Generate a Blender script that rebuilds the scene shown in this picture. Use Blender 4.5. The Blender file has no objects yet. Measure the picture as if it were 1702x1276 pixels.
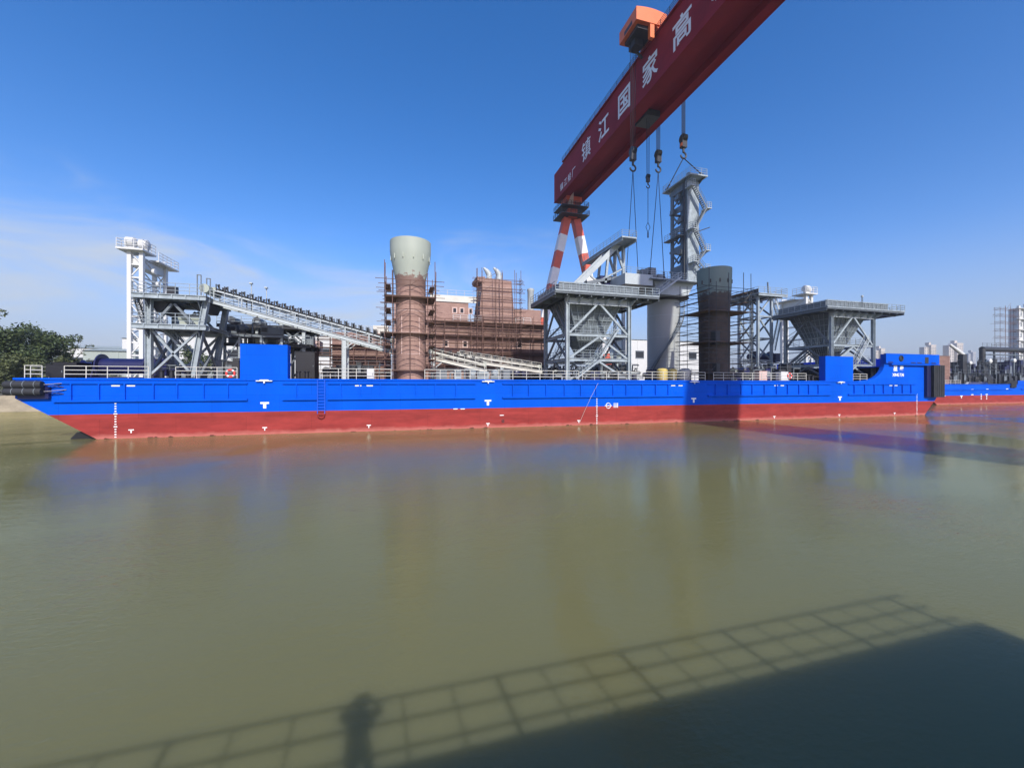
import bpy, bmesh, math, random
from math import radians, sin, cos, pi, sqrt
from mathutils import Vector, Matrix
random.seed(7)
SC = bpy.context.scene
COL = SC.collection
V = Vector

# ------------------------------------------------------------------ survey helpers
EYE = 5.1
YAW = radians(15.6)
FPX = 665.0
CY, SY = cos(YAW), sin(YAW)
def PX(u, v, Y):
    """world point on the upright plane at distance Y that was measured at photo position (u, v)"""
    a = (u - 851) / FPX; b = (640 - v) / FPX
    t = Y / (CY - SY * a)
    return V((t * (SY + CY * a), Y, EYE + b * t))
def XU(u, Y): return PX(u, 640, Y).x
def ZV(u, v, Y): return PX(u, v, Y).z
def YU(u, X):
    a = (u - 851) / FPX
    return (X * CY - a * X * SY) / (SY + CY * a)

# ------------------------------------------------------------------ objects
OFF = {}
def setp(o, label, cat, group=None, kind=None):
    if label: o['label'] = label
    if cat: o['category'] = cat
    if group: o['group'] = group
    if kind: o['kind'] = kind
def thing(name, label, cat, loc, group=None):
    o = bpy.data.objects.new(name, None)
    o.empty_display_size = 0.3
    COL.objects.link(o)
    o.location = loc
    setp(o, label, cat, group)
    OFF[o.name] = V(loc)
    return o

class MB:
    def __init__(s): s.v = []; s.f = []; s.smooth = False
    def add(s, vs, fs):
        n = len(s.v); s.v += [V(p) for p in vs]; s.f += [tuple(i + n for i in f) for f in fs]; return s
    def box(s, x0, x1, y0, y1, z0, z1):
        vs = [(x0,y0,z0),(x1,y0,z0),(x1,y1,z0),(x0,y1,z0),(x0,y0,z1),(x1,y0,z1),(x1,y1,z1),(x0,y1,z1)]
        return s.add(vs, [(0,3,2,1),(4,5,6,7),(0,1,5,4),(1,2,6,5),(2,3,7,6),(3,0,4,7)])
    def frame(s, p, q, up=None):
        p, q = V(p), V(q); d = (q - p).normalized()
        up = V(up) if up else (V((0,0,1)) if abs(d.z) < .95 else V((0,1,0)))
        sd = d.cross(up).normalized(); up = sd.cross(d)
        return p, q, sd, up
    def beam(s, p, q, w, h=None, up=None):
        h = h or w
        p, q, a, b = s.frame(p, q, up)
        a = a * w / 2; b = b * h / 2
        vs = [p-a-b, p+a-b, p+a+b, p-a+b, q-a-b, q+a-b, q+a+b, q-a+b]
        return s.add(vs, [(0,1,2,3),(7,6,5,4),(0,4,5,1),(1,5,6,2),(2,6,7,3),(3,7,4,0)])
    def ibeam(s, p, q, w, h, t=None, up=None):
        t = t or max(.02, w * .1)
        P, Q, a, b = s.frame(p, q, up)
        s.beam(P + b*(h/2 - t/2), Q + b*(h/2 - t/2), w, t, up)
        s.beam(P - b*(h/2 - t/2), Q - b*(h/2 - t/2), w, t, up)
        s.beam(P, Q, t, h - 2*t, up)
        return s
    def tube(s, p, q, r, n=8, r2=None, caps=True):
        p, q, a, b = s.frame(p, q); r2 = r if r2 is None else r2
        vs = []
        for c, rr in ((p, r), (q, r2)):
            for i in range(n):
                t = 2*pi*i/n; vs.append(c + (a*cos(t) + b*sin(t))*rr)
        fs = [(i, (i+1) % n, n + (i+1) % n, n + i) for i in range(n)]
        if caps: fs += [tuple(range(n-1, -1, -1)), tuple(range(n, 2*n))]
        return s.add(vs, fs)
    def path(s, pts, r, n=6):
        for i in range(len(pts)-1): s.tube(pts[i], pts[i+1], r, n)
        return s
    def lathe(s, c, prof, n=32, axis='Z'):
        c = V(c); vs = []
        for r, z in prof:
            for i in range(n):
                t = 2*pi*i/n
                if axis == 'Z': vs.append(c + V((r*cos(t), r*sin(t), z)))
                elif axis == 'Y': vs.append(c + V((r*cos(t), z, r*sin(t))))
                else: vs.append(c + V((z, r*cos(t), r*sin(t))))
        fs = []
        for k in range(len(prof)-1):
            for i in range(n):
                fs.append((k*n+i, k*n+(i+1) % n, (k+1)*n+(i+1) % n, (k+1)*n+i))
        fs.append(tuple(range(n))); fs.append(tuple(range((len(prof)-1)*n, len(prof)*n)))
        return s.add(vs, fs)
    def prism(s, poly, y0, y1, plane='XZ'):
        """outline poly extruded from y0 to y1 along the axis left over"""
        n = len(poly)
        def m(p, d):
            if plane == 'XZ': return (p[0], d, p[1])
            if plane == 'YZ': return (d, p[0], p[1])
            return (p[0], p[1], d)
        vs = [m(p, y0) for p in poly] + [m(p, y1) for p in poly]
        fs = [tuple(range(n)), tuple(range(2*n-1, n-1, -1))] + [(i, n+i, n+(i+1) % n, (i+1) % n) for i in range(n)]
        return s.add(vs, fs)
    def torus(s, c, R, r, axis='Y', n=20, m=8):
        c = V(c); vs = []
        for i in range(n):
            t = 2*pi*i/n
            for j in range(m):
                q = 2*pi*j/m; rr = R + r*cos(q); h = r*sin(q)
                vs.append(c + (V((rr*cos(t), h, rr*sin(t))) if axis == 'Y' else V((rr*cos(t), rr*sin(t), h))))
        fs = [(i*m+j, i*m+(j+1) % m, ((i+1) % n)*m+(j+1) % m, ((i+1) % n)*m+j) for i in range(n) for j in range(m)]
        return s.add(vs, fs)
    def rail(s, pts, h=1.1, sp=1.5, r=.028, rails=3, toe=False):
        pts = [V(p) for p in pts]; Z = V((0,0,1))
        for i in range(len(pts)-1):
            a, b = pts[i], pts[i+1]; L = (b-a).length
            n = max(1, round(L/sp))
            for k in range(n+1 if i == len(pts)-2 else n):
                p = a.lerp(b, k/n); s.tube(p, p + Z*h, r*1.15, 5)
            for k in range(rails):
                o = Z*(h*(k+1)/rails); s.tube(a+o, b+o, r, 5)
            if toe: s.beam(a+Z*.08, b+Z*.08, .02, .16)
        return s
    def build(s, name, mat, parent=None, label=None, cat=None, group=None, kind=None, loc=None, smooth=False):
        off = OFF[parent.name] if parent is not None else V(loc or (0,0,0))
        me = bpy.data.meshes.new(name)
        me.from_pydata([tuple(p - off) for p in s.v], [], s.f)
        me.update()
        bm = bmesh.new(); bm.from_mesh(me)
        bmesh.ops.recalc_face_normals(bm, faces=bm.faces)
        bm.to_mesh(me); bm.free()
        if smooth or s.smooth:
            for p in me.polygons: p.use_smooth = True
            me.set_sharp_from_angle(angle=radians(40))
        for m in (mat if isinstance(mat, (list, tuple)) else [mat]): me.materials.append(m)
        o = bpy.data.objects.new(name, me); COL.objects.link(o)
        if parent is not None: o.parent = parent
        else: o.location = off
        OFF[o.name] = off
        setp(o, label, cat, group, kind)
        return o

def copy_tree(o, parent=None):
    c = o.copy(); COL.objects.link(c)
    if parent is not None: c.parent = parent
    for ch in list(o.children): copy_tree(ch, c)
    return c

def stairs(p, q, w, side, root, mat, name='stair', sp=.25, rails=True):
    """a straight flight from p (foot) to q (head), w wide along side; with treads and hand rails"""
    p, q, side = V(p), V(q), V(side).normalized()
    m = MB()
    for k in (0, 1):
        o = side*(w*k); m.beam(p+o, q+o, .06, .24)
    n = max(4, int(abs(q.z-p.z)/sp)); d = (q-p); run = V((d.x, d.y, 0)).normalized()
    for i in range(1, n):
        c = p.lerp(q, i/n)
        m.beam(c, c + side*w, .26, .035)
    st = m.build(name, mat, root)
    if rails:
        h = MB(); Z = V((0,0,1))
        for k in (0, 1):
            o = side*(w*k)
            for hh in (.5, 1.0): h.tube(p+o+Z*hh, q+o+Z*hh, .026, 5)
            for i in range(0, 5):
                c = p.lerp(q, i/4)+o; h.tube(c, c+Z*1.0, .026, 5)
        h.build('handrail', mat, st)
    return st

# ------------------------------------------------------------------ materials
def mat(name, col, rough=.5, metal=0., var=.18, scale=.6, col2=None, streak=0., bump=0., spec=.5, fine=6.):
    m = bpy.data.materials.new(name); m.use_nodes = True
    nt = m.node_tree; N = nt.nodes; L = nt.links
    b = N['Principled BSDF']
    b.inputs['Roughness'].default_value = rough; b.inputs['Metallic'].default_value = metal
    b.inputs['Specular IOR Level'].default_value = spec
    tc = N.new('ShaderNodeTexCoord')
    n1 = N.new('ShaderNodeTexNoise'); n1.inputs['Scale'].default_value = scale; n1.inputs['Detail'].default_value = 6
    n1.inputs['Roughness'].default_value = .62
    geo = N.new('ShaderNodeNewGeometry')
    mp = N.new('ShaderNodeMapping'); L.new(geo.outputs['Position'], mp.inputs['Vector'])
    if streak: mp.inputs['Scale'].default_value = (1, 1, 1/streak)
    L.new(mp.outputs['Vector'], n1.inputs['Vector'])
    rmp = N.new('ShaderNodeValToRGB'); rmp.color_ramp.elements[0].position = .3; rmp.color_ramp.elements[1].position = .72
    c2 = col2 or tuple(c*(1-var) for c in col)
    c1 = col if col2 else tuple(min(1, c*(1+var*.6)) for c in col)
    rmp.color_ramp.elements[0].color = (*c2, 1); rmp.color_ramp.elements[1].color = (*c1, 1)
    L.new(n1.outputs['Fac'], rmp.inputs['Fac'])
    n2 = N.new('ShaderNodeTexNoise'); n2.inputs['Scale'].default_value = fine; n2.inputs['Detail'].default_value = 3
    L.new(geo.outputs['Position'], n2.inputs['Vector'])
    mx = N.new('ShaderNodeMix'); mx.data_type = 'RGBA'; mx.blend_type = 'MULTIPLY'; mx.inputs['Factor'].default_value = min(1., var*1.2)
    gr = N.new('ShaderNodeValToRGB'); gr.color_ramp.elements[0].color = (.55,.55,.55,1); gr.color_ramp.elements[1].position = .6
    L.new(n2.outputs['Fac'], gr.inputs['Fac'])
    L.new(rmp.outputs['Color'], mx.inputs['A']); L.new(gr.outputs['Color'], mx.inputs['B'])
    L.new(mx.outputs['Result'], b.inputs['Base Color'])
    if bump:
        bp = N.new('ShaderNodeBump'); bp.inputs['Distance'].default_value = bump; bp.inputs['Strength'].default_value = .6
        L.new(n2.outputs['Fac'], bp.inputs['Height']); L.new(bp.outputs['Normal'], b.inputs['Normal'])
    return m

M = {}
M['blue'] = mat('blue_hull_paint', (.0003,.092,.64), .6, spec=.05, var=.13, scale=.25, streak=4, bump=.004, fine=.8)
M['bluedark'] = mat('blue_ladder_paint', (.001,.085,.62), .45, var=.12)  # plain blue of the side ladder
M['navy'] = mat('navy_machine_paint', (.012,.014,.075), .35, var=.3)
M['black'] = mat('black_paint', (.012,.012,.016), .5, var=.3)
M['rubber'] = mat('rubber', (.022,.024,.03), .75, var=.35, bump=.01)
M['red'] = mat('red_antifouling', (.30,.040,.036), .7, spec=.15, var=.26, scale=.35, streak=.22, bump=.004, fine=1.2)
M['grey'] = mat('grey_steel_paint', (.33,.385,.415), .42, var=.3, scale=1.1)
M['greyd'] = mat('mid_grey_and_shade_paint', (.15,.175,.195), .45, var=.2)  # mid grey gear; on side faces of steelwork, shade put into the colour
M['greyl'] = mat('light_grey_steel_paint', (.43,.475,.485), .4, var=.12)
M['column'] = mat('pale_grey_column_paint', (.35,.365,.35), .5, var=.08, scale=.3, streak=5)
M['dark'] = mat('dark_steel', (.035,.037,.042), .5, var=.35)
M['white'] = mat('white_paint', (.62,.63,.62), .4, var=.07)
M['cream'] = mat('cream_rail_paint', (.58,.57,.51), .45, var=.12)
M['primer'] = mat('brown_primer', (.40,.255,.21), .8, var=.4, scale=.9, streak=.5, col2=(.29,.175,.145))
M['primerd'] = mat('dark_brown_primer', (.15,.085,.068), .75, var=.35, scale=.5)
M['green'] = mat('grey_green_primer', (.36,.40,.345), .6, var=.10, scale=.4, streak=4)
M['rust'] = mat('rusty_tube', (.16,.085,.065), .7, var=.4, scale=2)
M['plank'] = mat('scaffold_plank', (.22,.15,.11), .8, var=.35, scale=2)
M['crane'] = mat('crane_maroon_paint', (.285,.014,.024), .6, spec=.12, var=.24, scale=.12, streak=.5)
M['orange'] = mat('orange_paint', (.75,.16,.035), .45, var=.15)
M['lred'] = mat('leg_red_paint', (.62,.10,.05), .5, var=.2)
M['lwhite'] = mat('leg_white_paint', (.78,.75,.72), .5, var=.1)
M['rope'] = mat('wire_rope', (.02,.022,.03), .75, 0, var=.2, spec=.2)
M['primershade'] = mat('primer_with_shade', (.075,.056,.048), .75, var=.4, scale=.8)  # brown primer with the girder's shade put into its colour
M['letter'] = mat('letter_white', (.78,.80,.80), .5, var=.08)
M['yellow'] = mat('yellow_plastic', (.66,.52,.16), .6, var=.2)
M['lifered'] = mat('life_ring_red', (.75,.06,.05), .5, var=.1)
M['concrete'] = mat('quay_concrete', (.33,.285,.21), .85, var=.3, scale=.5, streak=.5, bump=.02)
M['soil'] = mat('bank_ground', (.13,.12,.075), .95, var=.4, scale=.2, bump=.05)
M['pink'] = mat('pale_pink_panel', (.62,.45,.40), .6, var=.15)
M['glass'] = mat('dark_glass', (.02,.022,.025), .1, var=.1)
M['tower1'] = mat('tower_render_grey', (.42,.42,.42), .8, var=.15, scale=.05)
M['tower2'] = mat('tower_render_beige', (.55,.50,.44), .8, var=.15, scale=.05)
M['shed'] = mat('white_cladding', (.56,.57,.555), .6, var=.08, scale=.1)
M['shedgrey'] = mat('grey_green_cladding', (.34,.39,.36), .6, var=.12, scale=.1)
M['belt'] = mat('conveyor_belt', (.02,.02,.022), .8, var=.3)
M['bark'] = mat('bark', (.10,.075,.055), .9, var=.35, scale=3, bump=.02)
M['skin'] = mat('skin', (.50,.30,.21), .55, var=.08)
M['jacket'] = mat('navy_jacket_cloth', (.03,.035,.06), .85, var=.2)
M['trouser'] = mat('dark_trouser_cloth', (.035,.035,.04), .85, var=.2)
M['hair'] = mat('black_hair', (.012,.011,.010), .6, var=.2)
def plate_seams(m, w, h, amt=.12, plane='XZ'):
    nt = m.node_tree; N = nt.nodes; L = nt.links; b = N['Principled BSDF']; src = b.inputs['Base Color'].links[0].from_socket
    g = N.new('ShaderNodeNewGeometry'); sp = N.new('ShaderNodeSeparateXYZ'); L.new(g.outputs['Position'], sp.inputs[0])
    cb = N.new('ShaderNodeCombineXYZ'); L.new(sp.outputs[plane[0]], cb.inputs[0]); L.new(sp.outputs[plane[1]], cb.inputs[1])
    br = N.new('ShaderNodeTexBrick'); br.inputs['Scale'].default_value = 1; br.inputs['Brick Width'].default_value = w; br.inputs['Row Height'].default_value = h
    br.inputs['Mortar Size'].default_value = .035; br.inputs['Mortar Smooth'].default_value = .6
    br.inputs['Color1'].default_value = (1,1,1,1); br.inputs['Color2'].default_value = (1-amt*.7,)*3+(1,); br.inputs['Mortar'].default_value = (1-amt*2,)*3+(1,)
    L.new(cb.outputs[0], br.inputs['Vector'])
    mx = N.new('ShaderNodeMix'); mx.data_type = 'RGBA'; mx.blend_type = 'MULTIPLY'; mx.inputs['Factor'].default_value = 1
    L.new(src, mx.inputs['A']); L.new(br.outputs['Color'], mx.inputs['B']); L.new(mx.outputs['Result'], b.inputs['Base Color'])
plate_seams(M['blue'], 6.1, 2.05, .10); plate_seams(M['red'], 6.1, 1.9, .10)
plate_seams(M['crane'], 9.2, 3.1, .14, 'YZ'); plate_seams(M['primer'], 3.3, 1.7, .16)
def waterline_stain(m):
    nt = m.node_tree; N = nt.nodes; L = nt.links; b = N['Principled BSDF']; src = b.inputs['Base Color'].links[0].from_socket
    g = N.new('ShaderNodeNewGeometry'); sp = N.new('ShaderNodeSeparateXYZ'); L.new(g.outputs['Position'], sp.inputs[0])
    mp = N.new('ShaderNodeMapping'); mp.inputs['Scale'].default_value = (.8, 1, 1.4); L.new(g.outputs['Position'], mp.inputs['Vector'])
    n = N.new('ShaderNodeTexNoise'); n.inputs['Scale'].default_value = 1.5; n.inputs['Detail'].default_value = 6; L.new(mp.outputs['Vector'], n.inputs['Vector'])
    def band(k, off, lo, hi):
        a = N.new('ShaderNodeMath'); a.operation = 'MULTIPLY_ADD'; a.inputs[1].default_value = k; a.inputs[2].default_value = off; L.new(n.outputs['Fac'], a.inputs[0])
        c = N.new('ShaderNodeMath'); c.operation = 'SUBTRACT'; L.new(a.outputs[0], c.inputs[0]); L.new(sp.outputs['Z'], c.inputs[1])
        r = N.new('ShaderNodeMapRange'); r.inputs['From Min'].default_value = lo; r.inputs['From Max'].default_value = hi; L.new(c.outputs[0], r.inputs['Value']); return r.outputs[0]
    x1 = N.new('ShaderNodeMix'); x1.data_type = 'RGBA'; L.new(band(.5, .12, -.1, .3), x1.inputs['Factor']); L.new(src, x1.inputs['A']); x1.inputs['B'].default_value = (.42,.13,.11,1)
    x2 = N.new('ShaderNodeMix'); x2.data_type = 'RGBA'; L.new(band(1.0, -.56, 0, .05), x2.inputs['Factor']); L.new(x1.outputs['Result'], x2.inputs['A']); x2.inputs['B'].default_value = (.10,.03,.025,1)
    L.new(x2.outputs['Result'], b.inputs['Base Color'])
waterline_stain(M['red'])
def leafmat(name, c1, c2):
    m = bpy.data.materials.new(name); m.use_nodes = True
    nt = m.node_tree; N = nt.nodes; L = nt.links; b = N['Principled BSDF']
    g = N.new('ShaderNodeNewGeometry'); r = N.new('ShaderNodeValToRGB')
    r.color_ramp.elements[0].color = (*c1, 1); r.color_ramp.elements[1].color = (*c2, 1)
    L.new(g.outputs['Random Per Island'], r.inputs['Fac']); L.new(r.outputs['Color'], b.inputs['Base Color'])
    b.inputs['Roughness'].default_value = .65
    return m
M['leafd'] = leafmat('leaf_dark_green', (.018,.035,.012), (.085,.12,.035))
M['leafo'] = leafmat('leaf_olive_green', (.04,.055,.018), (.11,.13,.045))

# ------------------------------------------------------------------ lettering
def text_mb(mb, s, height, origin, right, up, bold=.02, depth=.03, font_fill=None, spacing=1.0):
    """white letters as thin solid shapes: origin = lower left, right/up = directions"""
    cu = bpy.data.curves.new('lettering', 'FONT'); cu.body = s; cu.size = 1.0; cu.offset = bold; cu.space_character = spacing
    cu.resolution_u = 3
    o = bpy.data.objects.new('lettering', cu); COL.objects.link(o)
    bpy.context.view_layer.update()
    dg = bpy.context.evaluated_depsgraph_get()
    me = bpy.data.meshes.new_from_object(o.evaluated_get(dg))
    xs = [v.co.x for v in me.vertices]; ys = [v.co.y for v in me.vertices]
    x0, y0, hh = min(xs), min(ys), max(ys) - min(ys)
    k = height / hh
    right, up = V(right).normalized(), V(up).normalized(); nrm = right.cross(up)
    origin = V(origin)
    bm = bmesh.new(); bm.from_mesh(me)
    r = bmesh.ops.extrude_face_region(bm, geom=bm.faces[:])
    ex = [e for e in r['geom'] if isinstance(e, bmesh.types.BMVert)]
    for v in ex: v.co.z += depth / k
    bm.verts.index_update()
    vs = [origin + right*((v.co.x-x0)*k) + up*((v.co.y-y0)*k) + nrm*(v.co.z*k) for v in bm.verts]
    fs = [tuple(v.index for v in f.verts) for f in bm.faces]
    bm.free()
    mb.add(vs, fs)
    w = (max(xs)-x0)*k
    bpy.data.objects.remove(o); bpy.data.curves.remove(cu); bpy.data.meshes.remove(me)
    return w

# ================================================================== SKY, SUN, CAMERA
EL = radians(35.9); AZ = radians(4.2)           # light travels along +Y, turned 4.2 degrees to the left
Ldir = V((-sin(AZ)*cos(EL), cos(AZ)*cos(EL), -sin(EL)))
sun = bpy.data.lights.new('sun', 'SUN'); sun.energy = 5.0; sun.angle = radians(.53); sun.color = (1, .955, .88)
so = bpy.data.objects.new('sun', sun); COL.objects.link(so)
so.rotation_euler = Ldir.to_track_quat('-Z', 'Y').to_euler(); so.location = (0, -60, 60)
w = bpy.data.worlds.new('World'); SC.world = w; w.use_nodes = True
nt = w.node_tree; N = nt.nodes; L = nt.links
bg = N['Background']; bg.inputs['Strength'].default_value = .137
sky = N.new('ShaderNodeTexSky'); sky.sky_type = 'NISHITA'; sky.sun_disc = False
sky.sun_elevation = EL; sky.sun_rotation = math.atan2(-Ldir.x, -Ldir.y)
sky.air_density = 1.0; sky.dust_density = 0.8; sky.ozone_density = 2.2; sky.altitude = 0
# thin cirrus in the sky, by direction
tc = N.new('ShaderNodeTexCoord')
sep = N.new('ShaderNodeSeparateXYZ'); L.new(tc.outputs['Generated'], sep.inputs[0])
def math_(op, a, b=None, c=None):
    n = N.new('ShaderNodeMath'); n.operation = op
    for i, x in enumerate((a, b, c)):
        if x is None: continue
        if isinstance(x, (int, float)): n.inputs[i].default_value = x
        else: L.new(x, n.inputs[i])
    return n.outputs[0]
def ss(x, lo, hi):
    n = N.new('ShaderNodeMapRange'); n.interpolation_type = 'SMOOTHSTEP'
    n.inputs['From Min'].default_value = lo; n.inputs['From Max'].default_value = hi
    L.new(x, n.inputs['Value']); return n.outputs['Result']
mp = N.new('ShaderNodeMapping'); L.new(tc.outputs['Generated'], mp.inputs['Vector'])
mp.inputs['Rotation'].default_value = (0, radians(14), radians(8)); mp.inputs['Scale'].default_value = (2.0, 2.0, 7.5)
cn = N.new('ShaderNodeTexNoise'); cn.inputs['Scale'].default_value = 1.3; cn.inputs['Detail'].default_value = 9; cn.inputs['Roughness'].default_value = .55; cn.inputs['Distortion'].default_value = .5
L.new(mp.outputs['Vector'], cn.inputs['Vector'])
az = math_('ARCTAN2', sep.outputs['X'], sep.outputs['Y'])       # 0 ahead, negative to the left
el = sep.outputs['Z']
# the sheet reaches higher on the left
top = math_('MULTIPLY_ADD', az, -.02, .34)
d = math_('SUBTRACT', math_('ADD', top, math_('MULTIPLY', math_('SUBTRACT', cn.outputs['Fac'], .5), .33)), el)
sheet = ss(d, -.03, .19)
fade_r = ss(az, .62, -.02)
wisps = ss(cn.outputs['Fac'], .36, .72)
amt = math_('MULTIPLY', math_('MULTIPLY', sheet, fade_r), math_('MULTIPLY_ADD', wisps, .80, .16))
mixc = N.new('ShaderNodeMix'); mixc.data_type = 'RGBA'
mixc.inputs['B'].default_value = (4.5, 5.0, 5.75, 1)
L.new(amt, mixc.inputs['Factor'])
hs = N.new('ShaderNodeHueSaturation'); hs.inputs['Saturation'].default_value = 1.38; hs.inputs['Value'].default_value = 1.29
L.new(sky.outputs[0], hs.inputs['Color'])
wb = N.new('ShaderNodeMix'); wb.data_type = 'RGBA'; wb.blend_type = 'MULTIPLY'; wb.inputs['Factor'].default_value = 1
wb.inputs['B'].default_value = (1.26, 1.0, 1.15, 1); L.new(hs.outputs[0], wb.inputs['A'])
hz = N.new('ShaderNodeMix'); hz.data_type = 'RGBA'; hz.inputs['B'].default_value = (2.45, 3.1, 4.2, 1)
L.new(math_('MULTIPLY', ss(el, .30, -.02), .92), hz.inputs['Factor']); L.new(wb.outputs['Result'], hz.inputs['A'])
L.new(hz.outputs['Result'], mixc.inputs['A'])
L.new(mixc.outputs['Result'], bg.inputs['Color'])

cam = bpy.data.cameras.new('camera'); co = bpy.data.objects.new('camera', cam); COL.objects.link(co)
co.location = (0, 0, EYE); co.rotation_euler = (radians(90), 0, -YAW)
cam.sensor_width = 36; cam.lens = FPX/1702*36; cam.shift_y = 2/1702; cam.clip_start = .02; cam.clip_end = 12000
SC.camera = co
SC.view_settings.view_transform = 'Standard'; SC.view_settings.look = 'None'; SC.view_settings.exposure = 0; SC.view_settings.gamma = 1
SC.cycles.max_bounces = 6; SC.cycles.use_denoising = True

# ================================================================== SETTING
def water():
    m = bpy.data.materials.new('river_water'); m.use_nodes = True
    nt = m.node_tree; N = nt.nodes; L = nt.links; b = N['Principled BSDF']
    b.inputs['Roughness'].default_value = .035; b.inputs['IOR'].default_value = 1.33; b.inputs['Specular IOR Level'].default_value = 0
    b.subsurface_method = 'BURLEY'
    b.inputs['Subsurface Weight'].default_value = 1.0; b.inputs['Subsurface Radius'].default_value = (1.0, .9, .5); b.inputs['Subsurface Scale'].default_value = .85
    g = N.new('ShaderNodeNewGeometry')
    def noise(sx, sy, sc, det=3, rot=0., dist=0.):
        mp = N.new('ShaderNodeMapping'); mp.inputs['Scale'].default_value = (sx, sy, 1); mp.inputs['Rotation'].default_value = (0,0,rot)
        L.new(g.outputs['Position'], mp.inputs['Vector'])
        n = N.new('ShaderNodeTexNoise'); n.inputs['Scale'].default_value = sc; n.inputs['Detail'].default_value = det
        n.inputs['Distortion'].default_value = dist
        L.new(mp.outputs['Vector'], n.inputs['Vector']); return n.outputs['Fac']
    big = noise(1, 1, .035, 3, dist=.6)
    r = N.new('ShaderNodeValToRGB'); r.color_ramp.elements[0].position = .35; r.color_ramp.elements[1].position = .65
    r.color_ramp.elements[0].color = (.152,.148,.066,1); r.color_ramp.elements[1].color = (.174,.169,.080,1)
    L.new(big, r.inputs['Fac']); L.new(r.outputs['Color'], b.inputs['Base Color'])
    def mth(op, a, c):
        n = N.new('ShaderNodeMath'); n.operation = op
        for i, x in enumerate((a, c)):
            if isinstance(x, (int, float)): n.inputs[i].default_value = x
            else: L.new(x, n.inputs[i])
        return n.outputs[0]
    w1 = noise(.5, 1.2, .35, 2, radians(8), .3)      # long low swell
    w2 = noise(.7, 1.5, 1.5, 3, radians(-12), .4)    # ripples
    w3 = noise(1, 1.6, 5.5, 3, radians(20), .3)      # fine chop
    w4 = noise(.35, 1.7, 3.2, 2, radians(-14), .6)  # short crests drawn out by the wind
    pr = N.new('ShaderNodeMapRange'); pr.inputs['From Min'].default_value = .36; pr.inputs['From Max'].default_value = .66
    pr.inputs['To Min'].default_value = .3; pr.inputs['To Max'].default_value = 1.7
    L.new(noise(1, 1, .06, 2, dist=1.0), pr.inputs['Value'])
    amp = pr.outputs['Result']
    for px_, py_, r0_, k_ in ((-9.0, 14, 7, 1.3), (18, 11, 7, .9), (3, 15, 6, .6)):
        dn = N.new('ShaderNodeVectorMath'); dn.operation = 'DISTANCE'; dn.inputs[1].default_value = (px_, py_, 0); L.new(g.outputs['Position'], dn.inputs[0])
        mr = N.new('ShaderNodeMapRange'); mr.interpolation_type = 'SMOOTHSTEP'; mr.inputs['From Min'].default_value = r0_; mr.inputs['From Max'].default_value = r0_*.2
        mr.inputs['To Max'].default_value = k_; L.new(dn.outputs['Value'], mr.inputs['Value'])
        amp = mth('ADD', amp, mr.outputs['Result'])
    h = mth('ADD', mth('MULTIPLY', w1, .024), mth('MULTIPLY', amp, mth('ADD', mth('MULTIPLY', w2, .015), mth('ADD', mth('MULTIPLY', w3, .011), mth('MULTIPLY', w4, .005)))))
    bp = N.new('ShaderNodeBump'); bp.inputs['Strength'].default_value = 1; bp.inputs['Distance'].default_value = 1
    L.new(h, bp.inputs['Height']); L.new(bp.outputs['Normal'], b.inputs['Normal'])
    gl = N.new('ShaderNodeBsdfGlossy'); gl.inputs['Roughness'].default_value = .015; gl.inputs['Color'].default_value = (.92, .90, .68, 1)
    L.new(bp.outputs['Normal'], gl.inputs['Normal'])
    fr = N.new('ShaderNodeFresnel'); fr.inputs['IOR'].default_value = 1.33; L.new(bp.outputs['Normal'], fr.inputs['Normal'])
    ms = N.new('ShaderNodeMixShader'); L.new(mth('MULTIPLY', fr.outputs[0], .85), ms.inputs['Fac']); L.new(b.outputs[0], ms.inputs[1]); L.new(gl.outputs[0], ms.inputs[2])
    L.new(ms.outputs[0], N['Material Output'].inputs['Surface'])
    mb = MB().add([(-1500,-400,0),(2500,-400,0),(2500,101,0),(-1500,101,0)], [(0,1,2,3)])
    mb.build('water', m, kind='structure')
water()
MB().box(-2000, 3500, 100, 6000, -3, 3).build('far_bank', M['soil'], kind='structure')
MB().box(-2000, 3500, 99.4, 103, -3, 3.12).build('quay_wall', M['concrete'], kind='structure')
QZ, QE = 3.75, .45
MB().box(-60, 12.4, -40, QE, -3, QZ).build('quay', M['concrete'], kind='structure')
MB().box(15, 90, -130, -88, -3, QZ).build('crane_quay', M['concrete'], kind='structure')

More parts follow.
